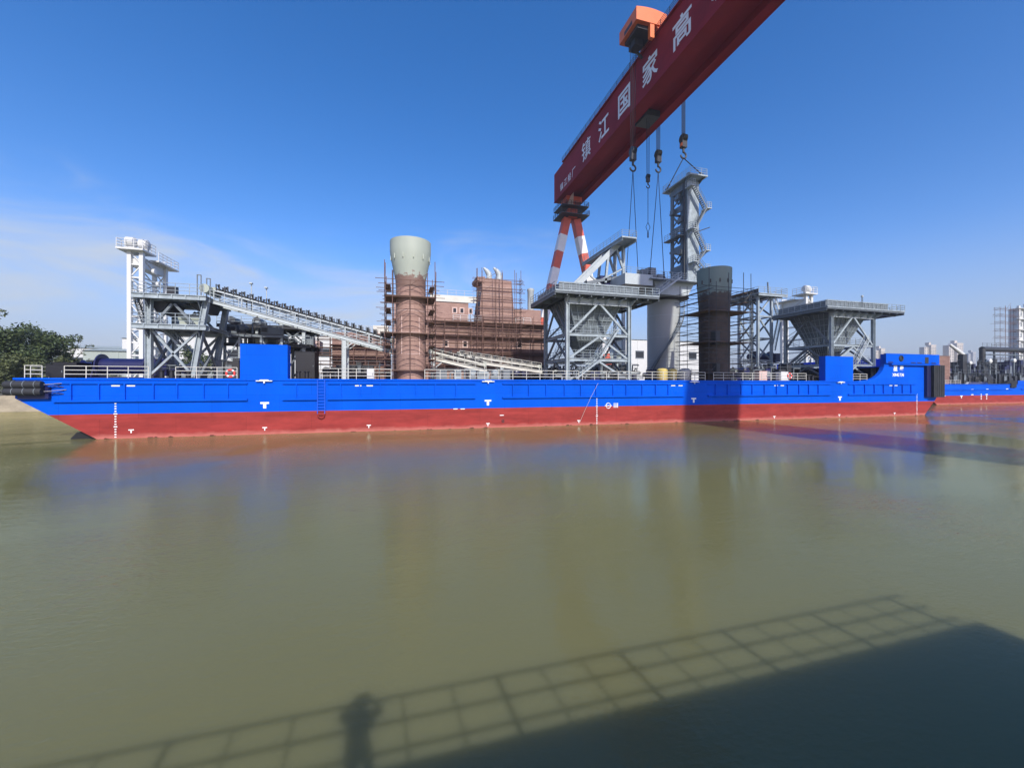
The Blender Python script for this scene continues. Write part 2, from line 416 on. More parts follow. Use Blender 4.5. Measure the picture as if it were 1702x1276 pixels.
# ================================================================== MAIN BARGE
BY0, BY1, DZ, WZ = 47.0, 77.0, 5.75, 2.35
def barge():
    root = thing('deck_barge', 'long flat deck barge with bright blue topsides and red underside lying across the water', 'barge', (28, 62, 0))
    xl = lambda z: -27.65 - z*(5.95/3.9)
    hb = MB(); hr = MB()
    hr.prism([(-22, -3.2), (80, -3.2), (xl(-1.2)+5.5, -3.2), (86.5+.0, 0)][:0] or
             [(xl(0), 0), (xl(WZ), WZ), (88.95, WZ), (86.5, 0), (84, -2.5), (-23.5, -2.5)], BY0, BY1)
    hull = hr.build('hull_bottom', M['red'], root, 'red painted lower hull')
    hb.prism([(xl(WZ), WZ), (-33.6, 3.9), (-33.6, DZ), (89.5, DZ), (89.5, 2.9), (88.95, WZ)], BY0, BY1)
    top = hb.build('hull_side', M['blue'], root, 'blue painted upper hull')
    # raised stern bulwark with its curved step
    pts = [(70.5, DZ), (72.2, DZ+.12)]
    for k in range(1, 9):
        t = k/8*pi/2
        pts.append((72.2 + 4.6*sin(t), DZ + .12 + 2.75*(1-cos(t))))
    pts += [(76.85, 10.25), (89.5, 10.25), (89.5, DZ)]
    bw = MB().prism(pts, BY0+.003, BY0+.6).box(88.9, 89.5, BY0+.6, BY1, DZ, 10.2).box(77.5, 88.9, BY0+.6, BY1, 8.1, 8.3).build('bulwark', M['blue'], root)
    mm = MB()
    mm.box(76.7, 89.62, BY0-.32, BY0, 8.72, 10.32)
    mm.box(77.9, 89.6, BY0-.42, BY0, 8.44, 8.66)
    cap = mm.build('bulwark_cap', M['blue'], bw)
    MB().torus((80.2, BY0-.33, 9.55), .43, .10).build('fairlead', M['black'], bw, smooth=True)
    MB().lathe((80.2, BY0-.34, 9.55), [(.40, 0), (.40, .015)], 24, 'Y').build('fairlead_opening', M['glass'], bw)
    MB().box(86.0, 86.9, BY0-.335, BY0-.31, 8.8, 9.85).build('roller_opening', M['glass'], bw)
    for x in (77.2, 82.6, 84.1, 87.6): MB().box(x, x+1.1, BY0-.345, BY0-.32, 8.78, 8.95).build('drain_slot', M['navy'], bw)
    # big rubber plates at the stern corner
    fp = MB().box(86.35, 87.3, BY0-.45, BY0, 3.1, 8.4).build('fender_bracket', M['navy'], root)
    m = MB().box(87.3, 90.0, BY0-.85, BY0-.0, 3.05, 8.5)
    for k in range(1, 6): m.box(87.3+k*.45-.03, 87.3+k*.45+.03, BY0-.90, BY0-.85, 3.1, 8.45)
    m.build('rubber_fender', M['rubber'], root)
    # blue guard boxes on the deck edge
    MB().box(XU(399, BY0), XU(478, BY0), BY0-.004, BY0+1.2, DZ, 9.34).build('guard_plate', M['blue'], root)
    MB().box(XU(1372, BY0), XU(1418, BY0), BY0-.004, BY0+1.0, DZ, 9.65).build('guard_plate', M['blue'], root)
    # deck edge bar and rubbing strakes with ribs
    MB().box(-33.7, 71, BY0-.10, BY0, DZ-.16, DZ+.02).build('deck_edge_bar', M['blue'], top)
    for u0, u1 in ((90, 412), (470, 528), (545, 790), (835, 1136), (1176, 1380), (1409, 1522)):
        x0, x1 = XU(u0, BY0), XU(u1, BY0)
        m = MB()
        m.box(x0, x1, BY0-.22, BY0, 3.52, 3.70); m.box(x0, x1, BY0-.16, BY0, 5.22, 5.36)
        m.build('rubbing_strake', M['blue'], top)
        x = x0 + 1.3
        while x < x1 - .6:
            MB().box(x-.05, x+.05, BY0-.17, BY0, 3.70, 5.22).build('side_rib', M['blue'], top); x += 2.25 + random.uniform(-.35, .25)
    # draught marks, T marks, deck line marks, load line
    for u in (192, 992, 1524):
        m = MB(); x = XU(u, BY0); z = .1
        for k in range(15):
            wd = .28 if k % 5 == 4 else .15
            m.box(x-wd/2, x+wd/2, BY0-.012, BY0-.001, z, z+.11); z += .245
        m.build('draught_scale', M['letter'], root)
    for u in (440, 811, 1153, 1396):
        x = XU(u, BY0); z = ZV(u, 673 - (u-440)*.0115, BY0)
        MB().box(x-.40, x+.40, BY0-.014, BY0-.001, z+.12, z+.31).box(x-.14, x+.14, BY0-.014, BY0-.001, z-.34, z+.12).build('tug_mark', M['letter'], root)
        z = 5.50
        MB().box(x-.75, x+.75, BY0-.24, BY0-.101, z, z+.09).box(x-.4, x+.4, BY0-.24, BY0-.101, z+.09, z+.17).box(x-.06, x+.06, BY0-.24, BY0-.101, z-.2, z).build('deck_line_mark', M['letter'], root)
    for u, v in ((218, 716), (440, 712), (613, 708), (811, 705), (962, 700), (1287, 693), (1395, 690), (1487, 687)):
        p = PX(u, v, BY0)
        MB().box(p.x-.22, p.x+.22, BY0-.012, BY0-.001, p.z+.05, p.z+.15).box(p.x-.05, p.x+.05, BY0-.012, BY0-.001, p.z-.2, p.z+.05).build('tank_mark', M['letter'], root)
    for u in (205, 605, 1125, 1295, 1485):
        for s in (-1, 1):
            x = XU(u, BY0) + s*.6
            MB().box(x-.33, x+.33, BY0-.014, BY0-.001, 4.98, 5.10).build('frame_mark', M['letter'], root)
    for u, v in ((757, 679.5), (769, 679.5), (834, 690)):
        p = PX(u, v, BY0); MB().box(p.x-.25, p.x+.25, BY0-.012, BY0-.001, p.z-.04, p.z+.05).build('hull_mark', M['letter'], root)
    p = PX(1011, 674, BY0)
    m = MB().torus((p.x, BY0-.01, p.z), .34, .045).box(p.x-.5, p.x+.5, BY0-.016, BY0-.001, p.z-.045, p.z+.045)
    for k in range(4): m.box(p.x+.75, p.x+1.35, BY0-.012, BY0-.001, p.z-.25+k*.16, p.z-.18+k*.16)
    m.box(p.x+1.35, p.x+1.42, BY0-.012, BY0-.001, p.z-.28, p.z+.34)
    m.build('load_line_mark', M['letter'], root)
    p = PX(836, 706, BY0); MB().torus((p.x, BY0-.01, .75), .13, .05).build('outlet', M['black'], root)
    # name in two lines
    for ch, uu in (('\u661f', 1484.7), ('\u6cf0', 1495.2)):
        m = MB(); text_mb(m, ch, .94, (XU(uu, BY0), BY0-.002, ZV(1490, 616.5, BY0)), (1,0,0), (0,0,1), .03, .012); m.build('character', M['letter'], bw)
    for wd, uu in (('XING', 1483.2), ('TAI', 1495.4)):
        m = MB(); text_mb(m, wd, .52, (XU(uu, BY0), BY0-.002, ZV(1490, 625.4, BY0)), (1,0,0), (0,0,1), .03, .012, spacing=.9); m.build('lettering', M['letter'], bw)
    # side ladder, its lowest step in red water line paint
    x0, x1 = XU(528.5, BY0), XU(540.5, BY0); m = MB()
    for x in (x0, x1): m.beam((x, BY0-.26, 2.05), (x, BY0-.26, 5.7), .07, .07)
    z = 2.4
    while z < 5.6: m.tube((x0, BY0-.26, z), (x1, BY0-.26, z), .03, 5); z += .33
    for z in (2.6, 4.4, 5.5):
        for x in (x0, x1): m.beam((x, BY0-.26, z), (x, BY0, z), .05)
    ld = m.build('side_ladder', M['bluedark'], root)
    m = MB(); a = V((x0, BY0-.26, 2.05)); b_ = V((x1, BY0-.26, 2.05)); c = (x0+x1)/2
    m.path([a, (x0+.1, BY0-.26, 1.72), (c, BY0-.26, 1.6), (x1-.1, BY0-.26, 1.72), b_], .05)
    m.tube((x0, BY0-.26, 2.0), (x1, BY0-.26, 2.0), .04)
    m.build('ladder_foot', M['red'], ld, 'dark red lowest step')
    # roller fenders at the bow corner
    for z in (5.15, 4.52):
        f = MB().lathe((-33.95, BY0-.62, z), [(.10,0),(.28,.06),(.34,.22),(.34,2.55),(.3,2.7)], 20, 'X').build('fender_roller', M['rubber'], root, smooth=True)
        m = MB()
        for k in range(3): m.lathe((-33.25+k*.78, BY0-.62, z), [(.355,0),(.355,.05)], 20, 'X')
        m.build('strap', M['greyd'], f)
    MB().box(-33.2, -31.0, BY0-.35, BY0, 3.85, 4.95).build('fender_bracket', M['navy'], root)
    m = MB()
    for z in (5.15, 4.52):
        m.tube((-31.2, BY0-.55, z), (-29.9, BY0-.02, z+.15), .04); m.tube((-31.2, BY0-.55, z), (-30.1, BY0-.02, z-.25), .04)
    m.build('fender_chain', M['navy'], root)
    MB().prism([(-30.0, .05), (-29.5, .65), (-27.9, .85), (-26.5, .4), (-26.4, -1), (-29.8, -1)], BY0+.6, BY0+3.4).build('skeg', M['black'], root)
    # rails along the edge
    for u0, u1 in ((41, 70), (107, 247), (292, 394), (532, 650), (706, 962), (968, 1172), (1186, 1340), (1406, 1441)):
        MB().rail([(XU(u0, BY0+.2), BY0+.2, DZ), (XU(u1, BY0+.2), BY0+.2, DZ)], 1.15, 1.75, .036, 3).build('railing', M['cream'], root)
    MB().rail([(-33.2, BY0+1, DZ), (-33.2, BY1-1, DZ)], 1.1, 2, .035).build('railing', M['cream'], root)
    MB().rail([(-33.2, BY1-.3, DZ), (76, BY1-.3, DZ)], 1.1, 2, .035).build('railing', M['cream'], root)
    # welded deck plating, red-brown
    MB().box(-33.5, 89, BY0+.65, BY1-.05, DZ, DZ+.012).build('deck_plating', M['primerd'], root)
    return root
barge()

# ---- small deck gear
def life_ring(u, v, lab, root0=None):
    p = PX(u, v, BY0+.12)
    if root0:
        c = copy_tree(root0); c.location = p; c['label'] = lab; return c
    t = thing('life_ring', lab, 'life ring', p, 'life rings on the barge rail')
    MB().torus(p, .36, .1, n=28).build('ring', M['lifered'], t, smooth=True)
    for k in range(4):
        a = pi/4 + k*pi/2; m = MB()
        for j in range(3):
            q = a + (j-1)*.16; m.tube(p+V((cos(q)*.36-.001, -.0, sin(q)*.36)), p+V((cos(q+.16)*.36, 0, sin(q+.16)*.36)), .108, 8)
        m.build('white_band', M['white'], t)
    return t
r0 = life_ring(383, 620.5, 'red and white life ring on the rail left of the tall blue plate')
life_ring(1312.5, 624.5, 'red and white life ring on the rail right of the dark scaffolded column', r0)

def winch(p, lab, s=1.0, group=None):
    t = thing('mooring_winch', lab, 'winch', p, group); p = V(p)
    for dx in (-1.5*s, 1.3*s):
        MB().lathe(p+V((dx, 0, .95*s)), [(.85*s,-.07),(.85*s,.07)], 26, 'X').build('drum_flange', M['navy'], t, smooth=True)
    MB().lathe(p+V((-1.45*s, 0, .95*s)), [(.55*s,0),(.55*s,2.7*s)], 22, 'X').build('drum', M['navy'], t, smooth=True)
    m = MB().box(p.x-2.0*s, p.x+2.2*s, p.y-.8*s, p.y+.8*s, p.z, p.z+.22)
    for dx in (-1.75, 1.55): m.prism([(p.y-.75*s, p.z+.2), (p.y+.75*s, p.z+.2), (p.y+.3*s, p.z+1.25*s), (p.y-.3*s, p.z+1.25*s)], p.x+dx*s-.06, p.x+dx*s+.06, 'YZ')
    m.build('base_frame', M['navy'], t)
    MB().box(p.x+1.7*s, p.x+2.6*s, p.y-.6*s, p.y+.5*s, p.z+.25*s, p.z+1.5*s).build('gearbox', M['navy'], t)
    MB().lathe(p+V((-2.6*s, 0, .95*s)), [(.42*s,0),(.26*s,.15*s),(.26*s,.55*s),(.42*s,.7*s)], 18, 'X').build('warping_head', M['navy'], t, smooth=True)
    return t
def bollard(u, Y, lab, root0=None, z=DZ):
    p = V((XU(u, Y), Y, z+.012))
    if root0:
        c = copy_tree(root0); c.location = p; c['label'] = lab; return c
    t = thing('bollard', lab, 'bollard', p, 'black mooring bollards on the barge deck')
    for s in (-1, 1): MB().lathe(p+V((s*.42,0,.1)), [(.22,0),(.20,.62),(.29,.66),(.29,.76)], 18).build('post', M['black'], t, smooth=True)
    MB().box(p.x-.85, p.x+.85, p.y-.32, p.y+.32, p.z, p.z+.1).build('base_plate', M['black'], t)
    return t
b0 = bollard(277, 48.3, 'black double bollard just right of the front leg of the left conveyor tower')
bollard(305, 48.3, 'black double bollard second from the front leg of the left conveyor tower', b0)
bollard(551, 48.4, 'black double bollard beside the pale conveyor support post', b0)
bollard(503, 48.4, 'black double bollard just right of the tall blue plate', b0)
bollard(1012, 48.2, 'black double bollard under the hopper stair', b0)
bollard(1347, 48.4, 'black double bollard left of the square blue plate near the stern', b0)
winch((XU(213, 55), 55, DZ+.012), 'large navy winch with big drum at the foot of the left conveyor tower', 1.55)
winch((XU(1268, 66), 66, 9.6), 'navy winch on the dark machinery deck between the lattice tower and the right hopper', 1.4)
def crate(name, u0, u1, v0, Y, dep, m, lab, cat, parts=None, z0=DZ+.012, group=None):
    x0, x1 = XU(u0, Y), XU(u1, Y); z1 = ZV((u0+u1)/2, v0, Y)
    t = thing(name, lab, cat, ((x0+x1)/2, Y+dep/2, z0), group)
    MB().box(x0, x1, Y, Y+dep, z0+.08, z1).build('casing', m, t)
    d = min(.05, (x1-x0)*.1)
    f = MB().box(x0+d, x1-d, Y-.03, Y, z0+.25, z1-.15).build('door_panel', m, t)
    MB().box(x1-d-.14, x1-d-.08, Y-.07, Y-.03, (z0+z1)/2-.1, (z0+z1)/2+.1).build('handle', M['greyd'], f)
    MB().box(x0-.04, x1+.04, Y-.05, Y+dep+.04, z1, z1+.05).build('lid', m, t)
    m2 = MB()
    for a in (x0+d, x1-d):
        for b in (Y+.1, Y+dep-.1): m2.box(a-.05, a+.05, b-.05, b+.05, z0, z0+.08)
    m2.build('foot', M['dark'], t)
    return t
crate('deck_locker', 76, 107, 606, 48.2, 2.0, M['black'], 'black steel deck locker beside the rail at the far left of the barge', 'locker')
crate('deck_locker', 88, 127, 602.5, 52.5, 2.0, M['black'], 'black steel deck locker behind the other one at the far left of the barge', 'locker')
crate('power_unit', 491, 523, 585, 55, 2.5, M['black'], 'tall dark power unit cabinet right of the tall blue plate', 'machine cabinet')
crate('junction_box', 610, 622, 613, 48.3, .8, M['white'], 'small white cabinet behind the rail left of the brown scaffolded column', 'cabinet')
crate('junction_box', 1262, 1275, 617, 49.0, .9, M['pink'], 'pale pink cabinet behind the rail right of the dark scaffolded column', 'cabinet')
crate('junction_box', 1298, 1310, 618, 49.0, .9, M['white'], 'white cabinet beside the life ring on the right', 'cabinet')
crate('control_cabin', 505, 531, 566.5, 70, 3.0, M['pink'], 'pale pink cabin standing on the dark machinery left of the brown blocks', 'cabin', z0=11.3-1.2)
crate('winch_console', 1324, 1336, 604, 62, 1.2, M['black'], 'black control console left of the right hopper leg', 'console')
def drum(u, v0, Y, r, m, lab, cat='tank'):
    z1 = ZV(u, v0, Y); p = V((XU(u, Y), Y, DZ+.012))
    t = thing('chemical_drum', lab, cat, p, 'yellow plastic tanks by the crane column')
    MB().lathe(p, [(r*.9,0),(r,.12),(r,z1-p.z-.25),(r*.7,z1-p.z-.05),(r*.25,z1-p.z)], 24).build('shell', m, t, smooth=True)
    MB().lathe(p+V((0,0,z1-p.z-.02)), [(r*.24,0),(r*.24,.12)], 14).build('cap', M['dark'], t)
drum(1101, 612, 52, .8, M['yellow'], 'larger yellow plastic tank in front of the pale crane column')
drum(1118, 612.5, 52.2, .62, M['yellow'], 'narrower yellow plastic tank second in front of the pale crane column')
drum(1138, 613, 52.2, .95, M['cream'], 'cream plastic tank between the pale crane column and the dark column')

# ================================================================== CONVEYORS
def conveyor(p0, p1, wy, name, lab, n_idl, rail=True, tall=1.35, posts=(), mm='greyl'):
    """belt conveyor from p0 to p1 (lower edge of the front side beam), width along +Y"""
    p0, p1 = V(p0), V(p1); Z = V((0,0,1)); Yv = V((0,1,0)); d = (p1-p0); L_ = d.length
    t = thing(name, lab, 'conveyor', (p0.x, p0.y+wy/2, min(p0.z, p1.z)))
    for k, nm in ((0, 'side_beam'), (1, 'side_beam')):
        m = MB(); o = Yv*(wy*k)
        m.ibeam(p0+o+Z*.2, p1+o+Z*.2, .26, .42, .05)
        n = int(L_/1.9)
        for i in range(n+1):
            c = p0.lerp(p1, i/n)+o; m.beam(c+Z*.02, c+Z*.38, .24, .09)
        m.build(nm, M[mm], t)
    m = MB(); n = int(L_/1.9)
    for i in range(n+1):
        c = p0.lerp(p1, i/n); m.beam(c+Z*.3, c+Z*.3+Yv*wy, .12, .16)
    m.build('cross_member', M['greyd'], t)
    # walkway grating
    MB().beam(p0+Z*.44+Yv*.45, p1+Z*.44+Yv*.45, .8, .03).build('walkway', M['greyd'], t)
    # belt frame above
    m = MB(); a, b = p0+Yv*1.0, p1+Yv*1.0
    for k in (0, 1):
        o = Yv*(k*(wy-1.2)); m.beam(a+o+Z*tall, b+o+Z*tall, .12, .2); n2 = int(L_/2.6)
        for i in range(n2+1):
            c = a.lerp(b, i/n2)+o; m.beam(c+Z*.4, c+Z*tall, .1, .1)
            if i < n2:
                c2 = a.lerp(b, (i+1)/n2)+o; m.beam(c+Z*.45, c2+Z*(tall-.05), .06, .06)
    m.build('belt_frame', M[mm], t)
    mid = Yv*(1.0+(wy-1.2)/2)
    MB().beam(p0+mid+Z*(tall+.28), p1+mid+Z*(tall+.28), wy-1.4, .04).build('belt', M['belt'], t)
    MB().beam(p0+mid+Z*(tall-.3), p1+mid+Z*(tall-.3), wy-1.4, .04).build('return_belt', M['belt'], t)
    for i in range(n_idl):
        c = p0.lerp(p1, (i+.5)/n_idl)+mid+Z*tall; m = MB(); hw = (wy-1.1)/2
        m.beam(c-Yv*hw+Z*.12, c+Yv*hw+Z*.12, .1, .08)
        m.tube(c-Yv*hw*.45+Z*.3, c+Yv*hw*.45+Z*.3, .09, 7)
        for s in (-1, 1):
            m.tube(c+Yv*s*hw*.45+Z*.3, c+Yv*s*hw*1.05+Z*.72, .09, 7)
            m.beam(c+Yv*s*hw*1.08+Z*.1+V((-.16,0,0)), c+Yv*s*hw*1.1+Z*.8+V((-.16,0,0)), .10, .09)
            m.beam(c+Yv*s*hw*1.08+Z*.1+V((.16,0,0)), c+Yv*s*hw*1.1+Z*.8+V((.16,0,0)), .10, .09)
        m.build('idler', M['dark'], t)
    if rail:
        MB().rail([p0+Z*.4, p1+Z*.4], 1.1, 1.5, .03, 3).build('handrail', M[mm], t)
        MB().rail([p0+Z*.4+Yv*wy, p1+Z*.4+Yv*wy], 1.1, 1.5, .03, 3).build('handrail', M[mm], t)
    for k in (0, 1):
        e = (p0, p1)[k]+mid+Z*(tall+.05); hw = (wy-1.2)/2
        MB().tube(e-Yv*hw, e+Yv*hw, .3, 16).build('end_pulley', M['green'], t, smooth=True)
    for (x, zb) in posts:
        f = (x-p0.x)/(p1.x-p0.x); c = p0.lerp(p1, f)
        for k in (0, 1):
            q = c + Yv*(wy*k)
            MB().ibeam((q.x, q.y, zb), (q.x, q.y, q.z), .45, .5, .05, up=(1,0,0)).beam((q.x-.02, q.y, q.z-1.2), (q.x+1.0, q.y, q.z-.35), .12).box(q.x-.4, q.x+.4, q.y-.4, q.y+.4, zb, zb+.06).build('support_post', M['greyl'], t)
    return t
# left inclined conveyor
ca0 = PX(349, 503, 53); ca1 = PX(652, 586, 53)
conveyor(ca0, ca1, 2.7, 'belt_conveyor', 'long grey belt conveyor sloping down from the left tower to the brown column', 23, tall=1.65, posts=((XU(572, 53), DZ+.012),))
# light fittings on the conveyor
def lamp_post(p, h, lab, m='greyl', root0=None):
    if root0:
        c = copy_tree(root0); c.location = p; c['label'] = lab; return c
    t = thing('lamp_post', lab, 'lamp post', p, 'thin lamp posts along the left conveyor'); p = V(p)
    MB().tube(p, p+V((0,0,h)), .07, 8, .05).build('pole', M[m], t, smooth=True)
    MB().box(p.x-.16, p.x+.16, p.y-.35, p.y+.1, p.z+h, p.z+h+.14).build('lamp_head', M[m], t)
    MB().box(p.x-.13, p.x+.13, p.y-.13, p.y+.13, p.z, p.z+.04).build('foot_plate', M[m], t)
    return t
def conv_at(u, off=2.6):
    x = XU(u, 53+off); f = (x-ca0.x)/(ca1.x-ca0.x); p = ca0.lerp(ca1, f); return V((x, 53+off, p.z+.42))
l0 = lamp_post(conv_at(418), 3.4, 'thin lamp post on the sloping conveyor, nearer the left tower')
lamp_post(conv_at(443), 3.4, 'thin lamp post on the sloping conveyor, further from the left tower', root0=l0)

# lower conveyor right of the brown column and its flat tail under the hopper
cb0 = PX(716, 597, 54); cb1 = PX(808, 619, 54)
conveyor(cb0, cb1, 2.4, 'belt_conveyor', 'short belt conveyor ending on the deck in front of the brown ship block', 7, tall=1.1, mm='cream', posts=((cb0.x+.4, DZ+.012), (cb1.x-.5, DZ+.012)))
cc0 = PX(770, 609, 58); cc1 = PX(1068, 613.5, 58)
ce0 = PX(764, 600, 57); ce1 = PX(900, 620, 57)
conveyor(ce0, ce1, 2.2, 'belt_conveyor', 'long belt conveyor dipping towards the left hopper, second in front of the brown block', 10, tall=1.0, mm='cream', posts=((ce0.x+1.5, DZ+.012), ((ce0.x+ce1.x)/2, DZ+.012)))
cc0 = PX(905, 609, 58)
conveyor(V((cc0.x, 58, 6.5)), V((cc1.x, 58, 6.2)), 2.6, 'belt_conveyor', 'flat belt conveyor running low along the deck beneath the left hopper', 12, rail=False, tall=.95, mm='greyl', posts=((cc0.x+1, DZ+.012), (cc1.x-1, DZ+.012)))
cd0 = XU(1232, 57); cd1 = XU(1385, 57)
conveyor(V((cd0, 57, 6.6)), V((cd1, 57, 6.6)), 2.8, 'belt_conveyor', 'dark flat belt conveyor running along the deck beneath the right hopper', 12, rail=False, tall=1.0, mm='dark', posts=((cd0+1, DZ+.012), (cd0+9, DZ+.012), (cd1-1, DZ+.012)))

# ---- left transfer tower
def frame_tower():
    Y0, Y1 = 52.0, 57.2; x0, x1 = XU(248, Y0), XU(338, Y0)
    zl = ZV(290, 545, Y0); zu = ZV(290, 496, Y0); zb = DZ+.012
    t = thing('conveyor_tower', 'grey steel conveyor transfer tower with two railed floors, left of the barge', 'conveyor tower', ((x0+x1)/2, (Y0+Y1)/2, zb))
    for y in (Y0, Y1):
        MB().ibeam((x0, y, zb), (x0, y, zu), .55, .55, .07, up=(1,0,0)).build('leg', M['grey'], t)
        MB().ibeam((x1-1.0, y, zb), (x1+.3, y, zu), .55, .55, .07, up=(1,0,0)).build('leg', M['grey'], t)
        m = MB()
        for a, b in (((x0, zb+.3), (x1-.4, zl-.2)), ((x0+.2, zl-.2), (x1-.9, zb+.3))): m.beam((a[0], y, a[1]), (b[0], y, b[1]), .26, .22)
        m.build('cross_brace', M['grey'], t)
        m = MB()
        m.beam((x0+.3, y, zl+.1), (x0+2.1, y, zu-.6), .28, .24); m.beam((x0+4.4, y, zl+.1), (x0+2.3, y, zu-.6), .28, .24)
        m.build('diagonal', M['greyd'], t)
    for x in (x0, x1-.3):
        m = MB().beam((x, Y0+.2, zb+.5), (x, Y1-.2, zl-.3), .24).beam((x, Y1-.2, zb+.5), (x, Y0+.2, zl-.3), .24)
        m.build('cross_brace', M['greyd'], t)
    for z, nm in ((zl, 'lower_floor'), (zu, 'upper_floor')):
        m = MB()
        for y in (Y0-.9, Y0, Y1, Y1+.6): m.ibeam((x0-1.1, y, z), (x1+.6, y, z), .3, .5, .05)
        for k in range(6): m.beam((x0-1+k*(x1-x0+1.4)/5, Y0-.9, z+.1), (x0-1+k*(x1-x0+1.4)/5, Y1+.6, z+.1), .14, .22)
        m.box(x0-1.1, x1+.6, Y0-.9, Y1+.6, z+.26, z+.31)
        for k in range(5):
            x = x0+k*(x1-x0)/4; m.box(x-.04, x+.04, Y0-1.04, Y0-.9, z-.25, z+.25)
        fl = m.build('floor', M['grey'], t)
        MB().rail([(x0-1.1, Y1+.6, z+.3), (x0-1.1, Y0-.95, z+.3), (x1+.4, Y0-.95, z+.3)], 1.15, 1.2, .03, 3).build('handrail', M['grey'], fl)
        m = MB()
        for x in (x0, x1-.2): m.prism([(Y0-.9, z-.25), (Y0, z-.25), (Y0, z-1.3)], x-.05, x+.05, 'YZ')
        m.build('bracket', M['greyd'], fl)
    # machinery on the lower floor, head pulley and chutes
    MB().lathe((x0+2.0, Y0+1.6, zl+1.35), [(.2,0),(.42,.05),(.42,2.9),(.2,2.95)], 20, 'X').build('drive_drum', M['green'], t, smooth=True)
    MB().box(x0+2.2, x0+4.4, Y0+1.2, Y0+2.0, zl+.3, zl+.95).build('motor', M['green'], t)
    MB().prism([(x0+3.2, zu-.3), (x1+.2, zu-.3), (x1-.1, zl+2.1), (x1-.9, zl+2.1)], Y0+.8, Y1-1.2).build('chute', M['dark'], t)
    MB().prism([(x0-.3, zu-.3), (x0+1.5, zu-.3), (x0+1.1, zl+2.2), (x0+.4, zl+1.7)], Y0+.6, Y1-1).build('chute', M['dark'], t)
    MB().tube((x1-.3, Y0+.9, zu+1.5), (x1-.3, Y1-.9, zu+1.5), .5, 20).build('head_pulley', M['green'], t, smooth=True)
    for u, v0, yy in ((331, 457, Y0+.4), (346.5, 463, Y0+2.6)):
        p = PX(u, v0, yy)
        MB().beam((p.x-.18, yy, zu+.3), (p.x-.18, yy, p.z), .09).beam((p.x+.18, yy, zu+.3), (p.x+.18, yy, p.z), .09).beam((p.x-.2, yy, p.z), (p.x+.2, yy, p.z), .09).build('guide_mast', M['greyd'], t)
    MB().box(x0+1.2, x0+2.0, Y0+.8, Y0+1.5, zu+.3, zu+1.5).build('gearbox', M['black'], t)
    stairs((x0+2.6, Y0+1.0, zl-2.3), (x0+.6, Y0+1.0, zl+.2), .8, (0,1,0), t, M['grey'])
    stairs((x0-.5, Y0-.2, zl+.3), (x0-1.4, Y0-.2, zu+.2), .8, (0,1,0), t, M['greyd'])
    MB().beam((x0-.9, Y0-.5, zu+1.0), (x0-.9, Y0-.5, zu+1.0+.01), .2)
    return t
frame_tower()

# ---- dark steel frame behind it, carrying the second conveyor head
def back_frame():
    Y0, Y1 = 61.0, 67.0; us = (428, 468, 505)
    t = thing('support_frame', 'dark steel conveyor frame full of machinery behind the tall blue plate', 'steel frame', (XU(470, Y0), Y0, DZ+.012))
    zt = ZV(470, 545, Y0); zm = ZV(470, 575, Y0); zb = DZ+.012
    for y in (Y0, Y1):
        for u in us:
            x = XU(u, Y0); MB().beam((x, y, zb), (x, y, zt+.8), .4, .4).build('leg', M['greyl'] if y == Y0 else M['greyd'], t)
        for i in (0, 1):
            xa, xb = XU(us[i], Y0), XU(us[i+1], Y0)
            MB().beam((xa, y, zm), (xb, y, zt), .2).beam((xb, y, zm), (xa, y, zt), .2).beam((xa, y, zb+.4), (xb, y, zm), .2).build('cross_brace', M['greyd'], t)
    xa, xb = XU(us[0], Y0)-4.5, XU(us[2], Y0)+1.0
    for z in (zt, zm):
        m = MB()
        for y in (Y0-.6, Y1): m.ibeam((xa, y, z), (xb, y, z), .25, .4, .05)
        m.box(xa, xb, Y0-.6, Y1, z+.2, z+.24)
        fl = m.build('floor', M['dark'], t)
        MB().rail([(xa, Y0-.6, z+.22), (xb, Y0-.6, z+.22)], 1.1, 1.4, .03).build('handrail', M['grey'], fl)
    for k in range(5):
        x = xa+.8+k*2.3; MB().box(x, x+1.2, Y0+.8, Y0+2.2, zm+.24, zm+1.0+.5*(k % 3)).build('machine_box', M['dark' if k % 2 else 'greyd'], t)
    for k in range(3):
        x = xa+1.2+k*3; MB().tube((x, Y0+.5, zt+.9), (x, Y0+3.5, zt+.9), .5, 16).build('drum', M['dark'], t, smooth=True)
    MB().box(xa+1.5, xa+3.4, Y0+2.5, Y1-1, zt+.24, zt+.75).build('tail_box', M['dark'], t)
back_frame()
